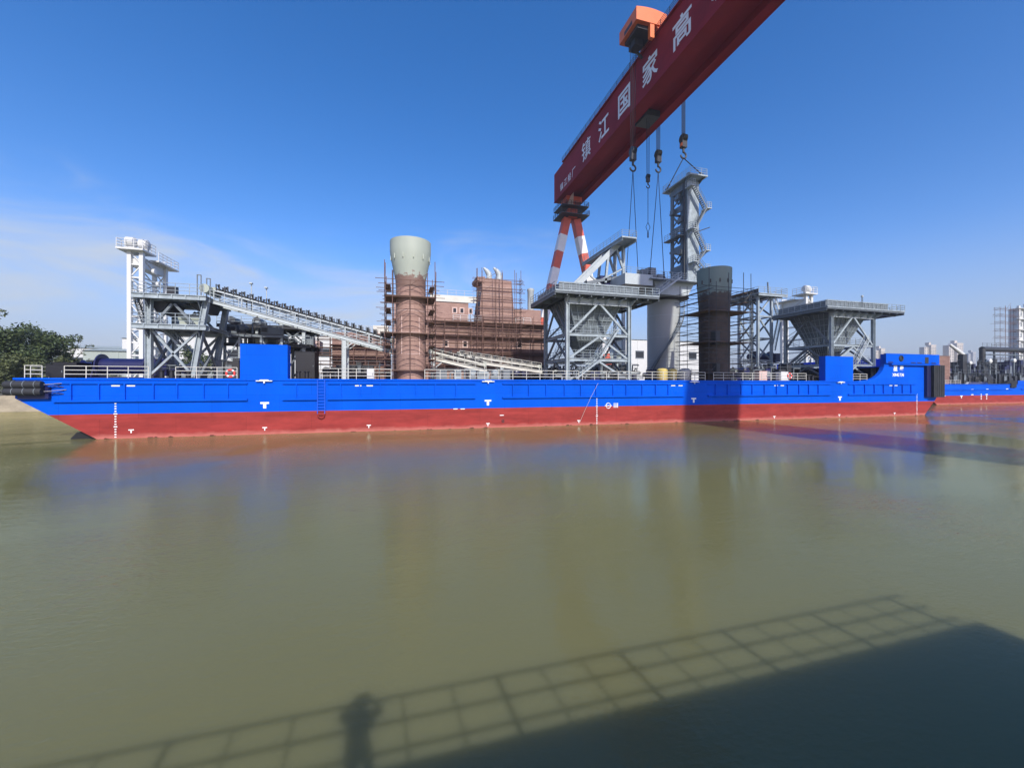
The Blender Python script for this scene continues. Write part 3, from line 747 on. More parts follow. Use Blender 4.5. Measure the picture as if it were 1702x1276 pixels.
def machinery(u0, u1, v0, Y, dep, lab, seed, name='deck_machinery', zb=DZ+.012, m1='dark', m2='navy', group=None):
    """a low skid of pumps, boxes and pipes"""
    rn = random.Random(seed); x0, x1 = XU(u0, Y), XU(u1, Y); zt = ZV((u0+u1)/2, v0, Y)
    t = thing(name, lab, 'machinery', ((x0+x1)/2, Y+dep/2, zb), group); H = zt-zb
    m = MB(); m.box(x0, x1, Y, Y+dep, zb, zb+.15)
    m.build('skid', M[m1], t)
    x = x0+.1
    while x < x1-.6:
        w_ = min(rn.uniform(.7, 1.8), x1-x-.05); k = rn.random(); h = H*rn.uniform(.6, 1.0)
        y = Y+rn.uniform(.05, .4)
        if k < .5:
            o = MB().box(x, x+w_*.9, y, Y+dep-.2, zb+.15, zb+h)
            o.build('machine_box', M[rn.choice((m1, m2))], t)
            MB().box(x+.1, x+w_*.8, y-.03, y, zb+h*.35, zb+h*.8).build('cover_plate', M[rn.choice((m1, 'greyd'))], t)
        elif k < .8:
            r = min(w_*.42, h*.4); MB().lathe((x+w_*.45, y+.05, zb+.2+r+h*.3), [(r*.8,0),(r,.08),(r,dep*.6),(r*.8,dep*.65)], 16, 'Y').build('motor', M[m2], t, smooth=True)
            MB().box(x+w_*.1, x+w_*.8, y+.1, y+.5, zb+.15, zb+.25+h*.35).build('pedestal', M[m1], t)
        else:
            mm = MB(); mm.tube((x+w_*.4, y+.3, zb+.15), (x+w_*.4, y+.3, zb+h), .11, 8); mm.tube((x+w_*.4, y+.3, zb+h), (x+w_+.6, y+.3, zb+h), .11, 8)
            mm.build('pipe', M[rn.choice(('greyd', m1))], t)
        x += w_
    MB().rail([(x0, Y, zb+H*.55), (x1, Y, zb+H*.55)], H*.45, 1.5, .025, 2).build('guard_rail', M['greyd'], t)
    return t
machinery(1218, 1375, 598, 62.0, 4.5, 'long dark bank of deck machinery behind the rail right of the dark column', 3)
machinery(1240, 1330, 603, 52.5, 2.2, 'dark navy pump skid close behind the rail right of the dark column', 5)
machinery(1418, 1470, 592, 60, 3, 'dark machinery bank left of the raised blue stern', 6)
machinery(950, 1060, 604, 62.5, 3, 'dark machinery bank standing behind the left hopper legs', 8)
machinery(955, 1060, 617.5, 49.4, 1.6, 'low dark pump skid directly behind the rail at the left hopper', 9)
machinery(842, 945, 606, 61.5, 3, 'dark machinery bank between the brown ship block and the left hopper', 11)
machinery(533, 650, 600, 62.5, 3, 'dark machinery bank under the sloping conveyor left of the brown column', 12, m2='dark')
machinery(1075, 1150, 612, 58.0, 1.8, 'dark pipe bank at the foot of the pale crane column', 14)
machinery(720, 850, 613, 50.0, 1.5, 'low pale pipe skid behind the rail in front of the brown ship block', 15, m1='greyd', m2='grey')

machinery(352, 402, 588, 56.0, 3.0, 'dark machinery bank between the left conveyor tower and the tall blue plate', 16, m1='dark', m2='greyd')
machinery(255, 335, 607, 54.0, 2.0, 'low dark machinery under the braces of the left conveyor tower', 17, m1='greyd', m2='navy')
machinery(360, 470, 536, 58.5, 2.2, 'dark machinery high on the frame behind the sloping conveyor', 18, m1='dark', m2='greyd', zb=ZV(415, 556, 58.5))
t = thing('equipment_platform', 'narrow steel platform on posts carrying machinery behind the sloping conveyor', 'platform', (XU(415, 58.5), 59.5, DZ+.012))
zq = ZV(415, 556, 58.5)-.003
MB().box(XU(358, 58.5), XU(472, 58.5), 58.3, 60.9, zq-.3, zq).build('deck', M['greyd'], t)
for u in (362, 398, 434, 468):
    for y in (58.6, 60.6): MB().beam((XU(u, 58.5), y, DZ+.012), (XU(u, 58.5), y, zq-.3), .28).build('post', M['grey'], t)
for u in (362, 434):
    MB().beam((XU(u, 58.5), 58.6, DZ+1), (XU(u+36, 58.5), 58.6, zq-.5), .16).beam((XU(u+36, 58.5), 58.6, DZ+1), (XU(u, 58.5), 58.6, zq-.5), .16).build('cross_brace', M['grey'], t)
# thin mooring rope down the side
pa, pb = PX(994, 637, BY0-.3), PX(963, 703, BY0-.3)
t = thing('mooring_rope', 'thin pale rope hanging slantwise down the hull beside the middle draught scale', 'rope', (pb.x, pb.y, pb.z))
MB().path([pa, pa.lerp(pb, .33)+V((-.12,0,-.05)), pa.lerp(pb, .66)+V((-.1,0,-.06)), pb], .015, 6).build('line', M['cream'], t)
# ================================================================== HOPPERS
def hopper(X0, W_, Y0, D_, zp, px0, px1, lab, leglen=0.0):
    X1, Y1 = X0+W_, Y0+D_; zb = DZ+.012; xm = (X0+X1)/2
    za, zc = ZV(992, 557, 50) , ZV(992, 598, 50)
    t = thing('loading_hopper', lab, 'hopper', (xm, (Y0+Y1)/2, zb))
    for x in (X0, X1):
        for y in (Y0, Y1):
            MB().ibeam((x, y, zb), (x, y, zp-.35), .48, .5, .06, up=(1,0,0)).box(x-.4, x+.4, y-.4, y+.4, zb, zb+.06).build('leg', M['grey'], t)
    # floors of the frame
    for z in (za, zc):
        m = MB()
        for y in (Y0, Y1): m.ibeam((X0+.25, y, z), (X1-.25, y, z), .3, .42, .05)
        for x in (X0, X1): m.ibeam((x, Y0+.25, z), (x, Y1-.25, z), .3, .42, .05)
        fl = m.build('floor_frame', M['grey'], t)
        MB().box(X0+.2, X1-.2, Y0+.3, Y0+1.7, z+.22, z+.25).box(X0+.3, X0+1.7, Y0+1.7, Y1-.2, z+.22, z+.25).build('grating', M['greyd'], fl)
        MB().rail([(X0+.3, Y1-.2, z+.25), (X0+.3, Y0+.35, z+.25), (X1-.3, Y0+.35, z+.25), (X1-.3, Y1-.2, z+.25)], 1.1, 1.1, .028).build('handrail', M['grey'], fl)
    # inverted V braces on front, back and the two sides
    tiers = ((za+.2, zp-.8), (zc+.2, za-.25), (zb+.1, zc-.25))
    for (lo, hi) in tiers:
        for y in (Y0, Y1):
            for s in (X0+.3, X1-.3): MB().beam((s, y, lo), (xm, y, hi), .24, .26).build('brace', M['grey'], t)
        ym = (Y0+Y1)/2
        for x in (X0, X1):
            for s in (Y0+.3, Y1-.3): MB().beam((x, s, lo), (x, ym, hi), .24, .26).build('brace', M['greyd'], t)  # side braces darker than front ones: shade put into their colour
    # funnel with ribs
    zt, zl = zp-.2, zc+1.2
    T = [(X0+.5, Y0+.7), (X1-.5, Y0+.7), (X1-.5, Y1-.4), (X0+.5, Y1-.4)]
    cx, cy = xm, (Y0+Y1)/2+.4
    B = [(cx-1.0, cy-1.0), (cx+1.0, cy-1.0), (cx+1.0, cy+1.0), (cx-1.0, cy+1.0)]
    m = MB().add([(*p, zt) for p in T]+[(*p, zl) for p in B], [(0,1,5,4),(1,2,6,5),(2,3,7,6),(3,0,4,7),(4,5,6,7)])
    fu = m.build('funnel', M['greyd'], t)
    m = MB()
    for i in range(4):
        a0, a1 = V((*T[i], zt)), V((*T[(i+1) % 4], zt)); b0, b1 = V((*B[i], zl)), V((*B[(i+1) % 4], zl))
        nrm = (a1-a0).cross(b0-a0).normalized(); c = (a0+a1+b0+b1)/4
        if nrm.dot(c-V((cx, cy, c.z))) < 0: nrm = -nrm
        for k in range(1, 8):
            f = k/8; m.beam(a0.lerp(b0, f)+nrm*.06, a1.lerp(b1, f)+nrm*.06, .07, .12, up=nrm)
        for k in range(0, 9):
            f = k/8; m.beam(a0.lerp(a1, f)+nrm*.06, b0.lerp(b1, f)+nrm*.06, .06, .12, up=nrm)
    m.build('funnel_rib', M['grey'], fu)
    MB().box(cx-1.1, cx+1.1, cy-1.1, cy+1.1, zl-1.2, zl).build('outlet_gate', M['greyd'], t)
    # top platform with beams, brackets, rails, louvred rim
    py0, py1 = Y0-1.5, Y1+.4
    m = MB()
    m.box(px0, px1, py0, py1, zp+.12, zp+.2)
    m.ibeam((px0, py0+.1, zp+.0), (px1, py0+.1, zp+.0), .2, .22, .04)
    for y in (Y0, (Y0+Y1)/2, Y1): m.ibeam((px0, y, zp-.15), (px1, y, zp-.15), .3, .52, .06)
    n = int((px1-px0)/1.7)
    for k in range(n+1):
        x = px0+(px1-px0)*k/n; m.ibeam((x, py0+.1, zp-.15), (x, py1, zp-.15), .2, .42, .05)
    pl = m.build('platform', M['greyd'], t)
    m = MB()
    n = int((X1-X0+1)/1.75)
    for k in range(n+1):
        x = X0-.3+(X1-X0+.6)*k/n
        m.prism([(py0+.15, zp-.42), (Y0+.05, zp-.42), (Y0+.05, zp-1.15)], x-.05, x+.05, 'YZ')
    m.ibeam((X0, Y0-.02, zp-.75), (X1, Y0-.02, zp-.75), .35, .8, .06)
    m.build('bracket', M['greyl'], pl)
    MB().rail([(px1, py1, zp+.2), (px1, py0, zp+.2), (px0, py0, zp+.2), (px0, py1, zp+.2)], 1.15, 1.1, .035, 3, True).build('handrail', M['grey'], pl)
    m = MB()  # hopper rim with grille bars inside the rail
    m.box(px0+.9, px1-2.6, py0+1.0, py0+1.08, zp+.2, zp+1.45); m.box(px0+.9, px0+.98, py0+1.08, py1-.6, zp+.2, zp+1.45)
    m.box(px1-2.68, px1-2.6, py0+1.08, py1-.6, zp+.2, zp+1.45); m.box(px0+.98, px1-2.68, py1-.68, py1-.6, zp+.2, zp+1.45)
    rim = m.build('rim_plate', M['greyd'], t)
    m = MB(); k = px0+1.4
    while k < px1-2.8: m.box(k, k+.07, py0+.92, py0+1.0, zp+.22, zp+1.4); k += .95
    m.beam((px0+.9, py0+.95, zp+1.5), (px1-2.6, py0+.95, zp+1.5), .14, .12)
    m.build('rim_stiffener', M['grey'], rim)
    # stairs
    stairs((xm-.3, Y0-.15, zc+.2), (xm+2.6, Y0-.15, za+.9), .8, (0,-1,0), t, M['grey'])
    stairs((xm-.3, Y0-.15, zc-.05), (X0+.9, Y0-.15, zb+.2), .8, (0,-1,0), t, M['grey'])
    stairs((X0+1.0, Y1-.5, zc+.2), (X0+1.0, Y0+3.4, za+.2), .8, (1,0,0), t, M['greyd'])
    return t
hopper(21.7, 9.4, 50.0, 8.3, ZV(992, 489, 48.5), 19.4, 35.0, 'grey loading hopper on braced legs left of the pale crane column')
hopper(70.7, 9.9, 51.0, 8.4, ZV(1430, 515, 49.5), 67.8, 86.0, 'grey loading hopper on braced legs near the raised blue stern')
lp = thing('mast_light', 'thin mast light on the platform of the right hopper', 'light', (XU(1433, 50.3), 50.3, ZV(1433, 512, 50.3)))
p = OFF[lp.name]; MB().beam(p+V((-.12,0,0)), p+V((-.12,0,1.9)), .06).beam(p+V((.12,0,0)), p+V((.12,0,1.9)), .06).build('mast', M['greyd'], lp)
MB().lathe(p+V((0,0,1.9)), [(.18,0),(.2,.2),(.08,.32)], 14).build('lamp_head', M['greyl'], lp, smooth=True)

# ================================================================== SCAFFOLDED COLUMNS
def scaffold(xs, ys, z0, z1, lab, seed, lv=2.0, over=.9, dense=1.0, mast=1.5, name='scaffolding', planks=True, front=0, mt='rust'):
    rn = random.Random(seed)
    xa, xb, ya, yb = xs[0], xs[-1], ys[0], ys[-1]
    t = thing(name, lab, 'scaffolding', ((xa+xb)/2, (ya+yb)/2, z0))
    for x in xs:
        for y in ys:
            if x not in (xa, xb) and y not in (ya, yb): continue
            MB().tube((x+rn.uniform(-.06,.06), y, z0), (x+rn.uniform(-.1,.1), y, z1+rn.uniform(-.3, mast)), .045, 6).build('pole', M[mt], t)
    z = z0+rn.uniform(.9, 1.3); lev = 0
    while z < z1:
        m = MB(); R_ = .036
        for y in (ya, yb):
            for dz in (0, .55):
                m.tube((xa-rn.uniform(.2, over), y-.05, z+dz+rn.uniform(-.06,.06)), (xb+rn.uniform(.2, over), y-.05, z+dz+rn.uniform(-.06,.06)), R_, 6)
        for x in (xa, xb):
            for dz in (0, .55):
                m.tube((x, ya-rn.uniform(.2, over), z+dz+.05), (x, yb+rn.uniform(.2, over), z+dz+.05), R_, 6)
        m.build('ledger', M[mt], t)
        if planks and lev % 1 == 0:
            m = MB(); m.box(xa+.05, xa+.6, ya+.65, yb-.05, z+.06, z+.11); m.box(xb-.6, xb-.05, ya+.65, yb-.05, z+.06, z+.11)
            if front and lev % front == 0: m.box(xa-.1, xb+.1, ya+.05, yb-.05, z+.12, z+.16)
            m.build('plank_deck', M['plank'], t)
        if rn.random() < .6:
            i = rn.randrange(len(xs)-1); MB().tube((xs[i], ya-.1, z), (xs[i+1], ya-.1, z+lv), .03, 6).build('diagonal', M[mt], t)
        z += lv*rn.uniform(.9, 1.1); lev += 1
    return t
def upper_paint(name, zb, gcol=(.36,.40,.345), bcol=(.20,.125,.10)):
    m = mat(name, gcol, .6, var=.10, scale=.4, streak=4)
    nt = m.node_tree; N = nt.nodes; L = nt.links; b = N['Principled BSDF']
    src = b.inputs['Base Color'].links[0].from_socket
    g = N.new('ShaderNodeNewGeometry'); sp = N.new('ShaderNodeSeparateXYZ'); L.new(g.outputs['Position'], sp.inputs[0])
    n = N.new('ShaderNodeTexNoise'); n.inputs['Scale'].default_value = 1.6; n.inputs['Detail'].default_value = 7; n.inputs['Roughness'].default_value = .7; L.new(g.outputs['Position'], n.inputs['Vector'])
    a = N.new('ShaderNodeMath'); a.operation = 'MULTIPLY_ADD'; a.inputs[1].default_value = 3.6; L.new(n.outputs['Fac'], a.inputs[0]); a.inputs[2].default_value = zb-1.35
    c = N.new('ShaderNodeMath'); c.operation = 'SUBTRACT'; L.new(a.outputs[0], c.inputs[0]); L.new(sp.outputs['Z'], c.inputs[1])
    r = N.new('ShaderNodeMapRange'); r.inputs['From Min'].default_value = -.12; r.inputs['From Max'].default_value = .12; L.new(c.outputs[0], r.inputs['Value'])
    mx = N.new('ShaderNodeMix'); mx.data_type = 'RGBA'; L.new(r.outputs[0], mx.inputs['Factor']); L.new(src, mx.inputs['A']); mx.inputs['B'].default_value = (*bcol,1)
    L.new(mx.outputs['Result'], b.inputs['Base Color']); return m
def column(uc, Y, prof, n, lab, split, low='primer', gcol=(.36,.40,.345), bcol=(.20,.125,.10)):
    """prof: list of (radius, z) from the deck up; split = index where the grey green part starts"""
    c = V((XU(uc, Y), Y, DZ+.012))
    t = thing('crane_pedestal', lab, 'steel column', c)
    MB().lathe((c.x, c.y, 0), prof[:split], n).build('lower_shell', M[low], t, smooth=True)
    MB().lathe((c.x, c.y, 0), prof[split-1:], n).build('upper_shell', upper_paint('torn_green_primer_%d' % uc, prof[split][1], gcol, bcol), t, 'grey green upper part', smooth=True)
    return t, c
Yc = 50.2
def zc_(v, u=682, Y=Yc): return ZV(u, v, Y)
sc1 = 48.6/665
t1, c1 = column(682.5, Yc, [(1.72, DZ+.012), (1.72, zc_(482)), (1.78, zc_(468)), (2.05, zc_(450)), (2.36, zc_(430)), (2.42, zc_(420)), (2.42, zc_(404))], 44, 'flared steel column in scaffolding, brown below, grey green above, left of the ship block', 2)
for k in range(12):
    m = MB(); a = 2*pi*k/12+.12; q = c1+V((cos(a)*2.33, sin(a)*2.33, 0)); q.z = zc_(433)
    m.beam(q-V((0,0,.28)), q+V((0,0,.28)), .08, .2); m.build('lifting_lug', M['green'], t1)
m = MB()
for k, z in enumerate((zc_(520), zc_(555), zc_(590))): m.lathe((c1.x, c1.y, z), [(1.735,0),(1.735,.05)], 44)
for dx, za_, zb_ in ((-1.05, zc_(590), zc_(528)), (.95, zc_(560), zc_(530)), (1.0, zc_(592), zc_(560))):
    y = c1.y-sqrt(1.735**2-dx**2); m.box(c1.x+dx-.03, c1.x+dx+.03, y-.02, y+.05, za_, zb_)
m.build('weld_seam', M['pink'], t1)
scaffold([c1.x-2.9, c1.x-2.0, c1.x-.05, c1.x+1.95, c1.x+2.8], [Yc-2.3, Yc-1.9, Yc+2.2], DZ+.012, zc_(470), 'brown tube scaffolding wrapped around the flared brown column on the left', 21, lv=1.5, over=1.3, mast=2.6, front=3)
rt = 61.0/665
t2, c2 = column(1187, Yc+.6, [(2.15, DZ+.012), (2.2, ZV(1187, 506, Yc)), (2.3, ZV(1187, 494, Yc)), (2.42, ZV(1187, 470, Yc)), (2.46, ZV(1187, 447, Yc))], 44, 'shaded steel column in scaffolding, brown below, grey green above, right of the crane', 2, 'primershade', (.17,.225,.205), (.062,.047,.04))  # brown and green both darkened, girder's shade painted in
for k in range(12):
    m = MB(); a = 2*pi*k/12+.1; q = c2+V((cos(a)*2.42, sin(a)*2.42, 0)); q.z = ZV(1187, 470, Yc)
    m.beam(q-V((0,0,.28)), q+V((0,0,.28)), .08, .2); m.build('lifting_lug', M['primershade'], t2)
MB().box(c2.x-1.75, c2.x-.95, c2.y-2.2, c2.y-1.0, ZV(1187, 574, Yc), ZV(1187, 552, Yc)).build('access_door', M['dark'], t2)
MB().box(c2.x-1.6, c2.x-.9, c2.y-2.15, c2.y-1.0, ZV(1187, 625, Yc), ZV(1187, 605, Yc)).build('access_door', M['dark'], t2)
scaffold([c2.x-3.8, c2.x-2.4, c2.x-.2, c2.x+2.5, c2.x+3.8], [Yc-2.5, Yc+3.6], DZ+.012, ZV(1187, 478, Yc), 'dark tube scaffolding wrapped around the shaded column right of the crane', 23, lv=1.45, over=1.1, mast=2.4, front=3, mt='dark')  # poles in dark steel, carrying the same painted-in shade as the column

# ================================================================== BROWN SHIP BLOCKS
def blocks():
    Y = 68.0; D_ = 8.5; zb = DZ+.012
    xA, xB = XU(655, Y), XU(907, Y); z1 = ZV(800, 537, Y); z2 = ZV(740, 501, Y)
    t = thing('deckhouse_block', 'large brown primed ship deckhouse block with funnel, between the brown column and left hopper', 'deckhouse', ((xA+xB)/2, Y+D_/2, zb))
    w1 = MB()
    w1.box(xA, xB, Y, Y+D_, zb, z1).box(xA, XU(779, Y), Y+.25, Y+D_-.3, z1, z2).box(XU(850, Y), xB-.5, Y+1.2, Y+D_-.3, z1, ZV(870, 512, Y)).build('wall', M['primer'], t)
    m = MB()
    for v in (537, 560, 587, 607): z = ZV(800, v, Y); m.box(xA-.3, xB+.2, Y-.9, Y, z-.1, z+.08)
    m.build('deck_ledge', M['primerd'], t)
    m = MB()   # upper bulwark, still white green primer
    m.box(XU(715, Y), XU(792, Y), Y+.05, Y+.2, z2, z2+1.1); m.box(XU(715, Y), XU(715, Y)+.15, Y+.2, Y+D_-.4, z2, z2+1.1)
    m.build('roof_bulwark', M['cream'], t)
    MB().rail([(XU(715, Y), Y+.1, z2+1.1), (XU(800, Y), Y+.1, z2+1.1)], .9, 1.5, .03, 2).build('handrail', M['cream'], t)
    MB().rail([(XU(752, Y), Y-.8, z1), (XU(800, Y), Y-.8, z1)], 1.1, 1.2, .035, 3).rail([(XU(855, Y), Y-.8, z1), (XU(880, Y), Y-.8, z1)], 1.1, 1.2, .035, 3).build('handrail', M['white'], t)
    for u, v in ((741, 571), (773, 572), (863, 573)):
        p = PX(u, v, Y)
        f = MB().box(p.x-.5, p.x+.5, Y-.07, Y-.001, p.z-.62, p.z+.62).build('window', M['pink'], t)
        MB().box(p.x-.28, p.x+.28, Y-.09, Y-.07, p.z-.42, p.z+.42).build('pane', M['glass'], f)
    for u0, u1 in ((752, 760), (764, 772), (779, 786)):
        f = MB().box(XU(u0, Y), XU(u1, Y), Y+.2, Y+.246, ZV(770, 521, Y), ZV(770, 511, Y)).build('window', M['pink'], t)
        MB().box(XU(u0+1.5, Y), XU(u1-1.5, Y), Y+.17, Y+.2, ZV(770, 519.5, Y), ZV(770, 512.5, Y)).build('pane', M['glass'], f)
    # pale weld lines
    m = MB()
    for v in (549, 575, 596):
        z = ZV(800, v, Y)
        for k in range(9):
            x = xA+1+k*2.7; m.box(x, x+1.6+.5*(k % 3), Y-.012, Y-.001, z, z+.05)
    for k in range(8):
        x = xA+1.5+k*3.1; m.box(x, x+.05, Y-.014, Y-.001, zb+1+(k % 3), zb+4+(k % 4)*1.2)
    m.build('weld_line', M['pink'], t)
    # funnel
    a = [XU(795, Y-.6), XU(856, Y-.6)]; b = [XU(803, Y-.6), XU(851, Y-.6)]; zf = ZV(825, 463, Y-.6)
    m = MB(); y0, y1 = Y-.6, Y+4.5
    m.add([(a[0], y0, z1), (a[1], y0, z1), (a[1], y1, z1), (a[0], y1, z1), (b[0], y0+.3, zf), (b[1], y0+.3, zf-.15), (b[1], y1-.4, zf-.15), (b[0], y1-.4, zf)],
          [(0,3,2,1),(4,5,6,7),(0,1,5,4),(1,2,6,5),(2,3,7,6),(3,0,4,7)])
    fn = m.build('funnel', M['primer'], t)
    m = MB()
    for k in range(1, 6):
        f = k/6.2; z = z1+(zf-z1)*f
        m.box(a[0]+(b[0]-a[0])*f-.02, a[1]+(b[1]-a[1])*f+.02, y0+.3*f-.03, y0+.3*f+.02, z, z+.06)
    m.build('weld_line', M['pink'], fn)
    MB().prism([(XU(792, y0), zf+.1), (b[0]+.4, zf+.25), (b[0]+.3, zf-.9), (XU(793, y0), zf-.35)], y0+.2, y1-.3).build('funnel_wing', M['primer'], fn)
    for u in (812.5, 829):
        p = PX(u, 462, Y+1.5); pts = [p-V((0,0,.4)), p+V((.1,0,.5)), p+V((-.25,0,1.1)), p+V((-.95,0,1.75))]
        m = MB()
        for i in range(3): m.tube(pts[i], pts[i+1], (.5,.5,.46)[i], 14, (.5,.46,.16)[i])
        m.build('exhaust_pipe', M['greyl'], fn, smooth=True)
    p = PX(882, 512, Y+3); MB().lathe((p.x, Y+3, p.z-.6), [(.6,0),(.6,3.6),(.68,3.7),(.68,4.1),(.3,4.3)], 18).build('vent', M['greyl'], t, smooth=True)
    # lower block left of the column
    Yl = 69.0; xa, xb = XU(552, Yl), XU(648, Yl); zt = ZV(600, 553, Yl)
    t2 = thing('engine_casing_block', 'lower brown primed ship block in scaffolding left of the brown column', 'deckhouse', ((xa+xb)/2, Yl+4, zb))
    MB().box(xa, xb, Yl, Yl+7, zb, zt).build('wall', M['primer'], t2)
    m = MB()
    for v in (575, 598): z = ZV(600, v, Yl); m.box(xa-.2, xb+.1, Yl-.8, Yl, z-.09, z+.08)
    m.build('deck_ledge', M['primerd'], t2)
    for u in (575, 615):
        p = PX(u, 565, Yl); f = MB().box(p.x-.5, p.x+.5, Yl-.07, Yl-.001, p.z-.5, p.z+.5).build('window', M['pink'], t2)
        MB().box(p.x-.32, p.x+.32, Yl-.09, Yl-.07, p.z-.34, p.z+.34).build('pane', M['glass'], f)
    MB().rail([(xa, Yl+.1, zt), (xb, Yl+.1, zt)], 1.1, 1.4, .03).build('handrail', M['cream'], t2)
    MB().box(XU(620, Yl+2), XU(645, Yl+2), Yl+2, Yl+5, zt, ZV(630, 541, Yl+2)).build('hatch_coaming', M['cream'], t2)
    ys = [Y-1.7, Y-.95]
    n = 9; x0 = XU(716, Y-1); x1 = XU(904, Y-1)
    scaffold([x0+(x1-x0)*k/n for k in range(n+1)], ys, zb, ZV(800, 535, Y), 'brown tube scaffolding along the front of the large brown ship block', 31, lv=1.75, over=.5, mast=1.2, front=1)
    x0, x1 = XU(791, Y-1.2), XU(863, Y-1.2)
    scaffold([x0, x0+.9, (x0+x1)/2-.6, (x0+x1)/2+.6, x1-.9, x1], [Y-2.4, Y-1.8], zb, ZV(820, 468, Y), 'tall brown tube scaffolding up the face of the ship funnel', 33, lv=1.6, over=1.0, mast=1.8)
    x0, x1 = XU(530, Yl-1), XU(646, Yl-1)
    scaffold([x0+(x1-x0)*k/6 for k in range(7)], [Yl-2.2, Yl-1.3], zb, ZV(590, 556, Yl), 'brown tube scaffolding along the front of the lower brown block', 35, lv=1.3, over=.6, mast=.8, front=1)
blocks()

# ================================================================== DECK CRANE (pale column, turret, tower)
def deck_crane():
    c = V((49.2, 67.0, DZ+.012)); zt = ZV(1102, 493, 64)
    t = thing('crane_column', 'pale grey round crane column with a spiral stair, behind the yellow tanks', 'crane column', c)
    MB().lathe((c.x, c.y, 0), [(3.25, c.z), (3.0, c.z+.35), (2.95, c.z+3), (2.95, zt), (2.6, zt+.1)], 56).build('shell', M['column'], t, smooth=True)
    pl = MB().lathe((c.x, c.y, zt-.35), [(2.95, 0), (4.5, .35), (4.6, .38), (4.6, .5), (2.9, .52)], 48).build('round_platform', M['dark'], t)
    m = MB()
    pts = [V((c.x+4.5*cos(2*pi*k/24), c.y+4.5*sin(2*pi*k/24), zt+.15)) for k in range(25)]
    m.rail(pts, 1.1, 1.2, .03); m.build('handrail', M['grey'], pl)
    # spiral stair up the side that faces the water, left foot to right head
    n = 52; a0, a1 = radians(176), radians(334); st = MB(); hr = MB(); prev = None
    for i in range(n+1):
        f = i/n; a = a0+(a1-a0)*f; z = c.z+.2+(zt-1.2-c.z)*f
        d = V((cos(a), sin(a), 0)); p = c+d*2.97; p.z = z
        q = c+d*3.85; q.z = z
        st.beam(p, q, .30, .05)
        if prev:
            st.beam(prev[1], q, .07, .3); st.beam(prev[0], p, .05, .24)
            for h in (.55, 1.05): hr.tube(prev[1]+V((0,0,h)), q+V((0,0,h)), .03, 5)
        if i % 4 == 0: hr.tube(q, q+V((0,0,1.05)), .03, 5)
        prev = (p, q)
    s_ = st.build('spiral_stair', M['greyd'], t); hr.build('handrail', M['grey'], s_)
    m = MB()
    for z in (c.z+4.2, c.z+8.4, c.z+12.5): m.lathe((c.x, c.y, z), [(2.958, 0), (2.958, .06)], 56)
    m.build('weld_seam', M['greyl'], t)
    # turret
    z0 = zt+.55
    tu = thing('crane_turret', 'pale grey crane machinery deck with railings sitting on top of the pale column', 'crane turret', (c.x, c.y, z0-.03))
    ztop = ZV(1062, 456, 61.5)
    MB().lathe((c.x, c.y, z0-.03), [(2.5,0),(2.6,.5),(2.6,1.6)], 40).build('slew_ring', M['grey'], tu, smooth=True)
    xL, xR = XU(1040, 61), XU(1162, 61)
    # machinery box to the left, skirt on the right, deck plate
    MB().box(xL, XU(1086, 61), 61.2, 66.5, ZV(1062, 473, 61.2), ZV(1062, 455, 61.2)).build('winch_house', M['greyl'], tu)
    MB().prism([(XU(1092, 61), ZV(1120, 466, 61)), (xR-.2, ZV(1120, 466, 61)), (xR-1.6, ZV(1120, 488, 61)), (XU(1100, 61), ZV(1120, 488, 61))], 62.0, 70.0).build('skirt', M['greyl'], tu)
    zd = ZV(1120, 465.5, 60.5)
    dk = MB().box(XU(1083, 60.5), XU(1163, 60.5), 60.5, 72.0, zd, zd+.22).build('deck_plate', M['grey'], tu)
    MB().rail([(XU(1083, 60.5), 60.6, zd+.22), (XU(1162, 60.5), 60.6, zd+.22), (XU(1162, 60.5), 71.9, zd+.22)], 1.15, 1.1, .03).build('handrail', M['greyl'], dk)
    zw = ZV(1062, 455, 61.2)
    MB().rail([(xL+.1, 66.4, zw), (xL+.1, 61.3, zw), (XU(1086, 61.2), 61.3, zw)], 1.1, 1.1, .03).build('handrail', M['grey'], tu)
    for k, (u, w_, h) in enumerate(((1072, 1.2, 1.5), (1084, 1.6, 1.9), (1098, 1.2, 1.4))):
        x = XU(u, 63); MB().box(x-w_/2, x+w_/2, 63, 64.6, zd+.22 if k == 2 else zw, (zd+.22 if k == 2 else zw)+h).build('winch', M['greyd'], tu)
    stairs(PX(1086, 492, 60.2), PX(1128, 462, 60.2), .8, (0,-1,0), tu, M['greyl'])
    stairs(PX(1086, 489, 61.0), PX(1108, 470, 61.0), .8, (0,-1,0), tu, M['grey'])
    # tower hung from the gantry hook, lowered on to the turret
    x0, x1, y0, y1 = 50.6, 53.1, 62.0, 66.8
    zb, zt2 = zd+.23, ZV(1142, 306, 63)
    tw = thing('crane_tower', 'grey slab crane tower with zigzag stairs, held upright by the gantry hook', 'crane tower', ((x0+x1)/2, (y0+y1)/2, zb))
    MB().box(x0+.05, x1, y0-.12, y0+.12, zb, zt2).build('side_plate', M['grey'], tw)
    for x in (x0, x1-.25):
        for y in (y0+.55, y1-.55): MB().beam((x+.12, y, zb), (x+.12, y, zt2), .3, .75, up=(0,1,0)).build('corner_post', M['greyd'], tw)
    m = MB(); nb = 5; H = (zt2-zb)/nb; yi0, yi1 = y0+.85, y1-.85; ym = (y0+y1)/2
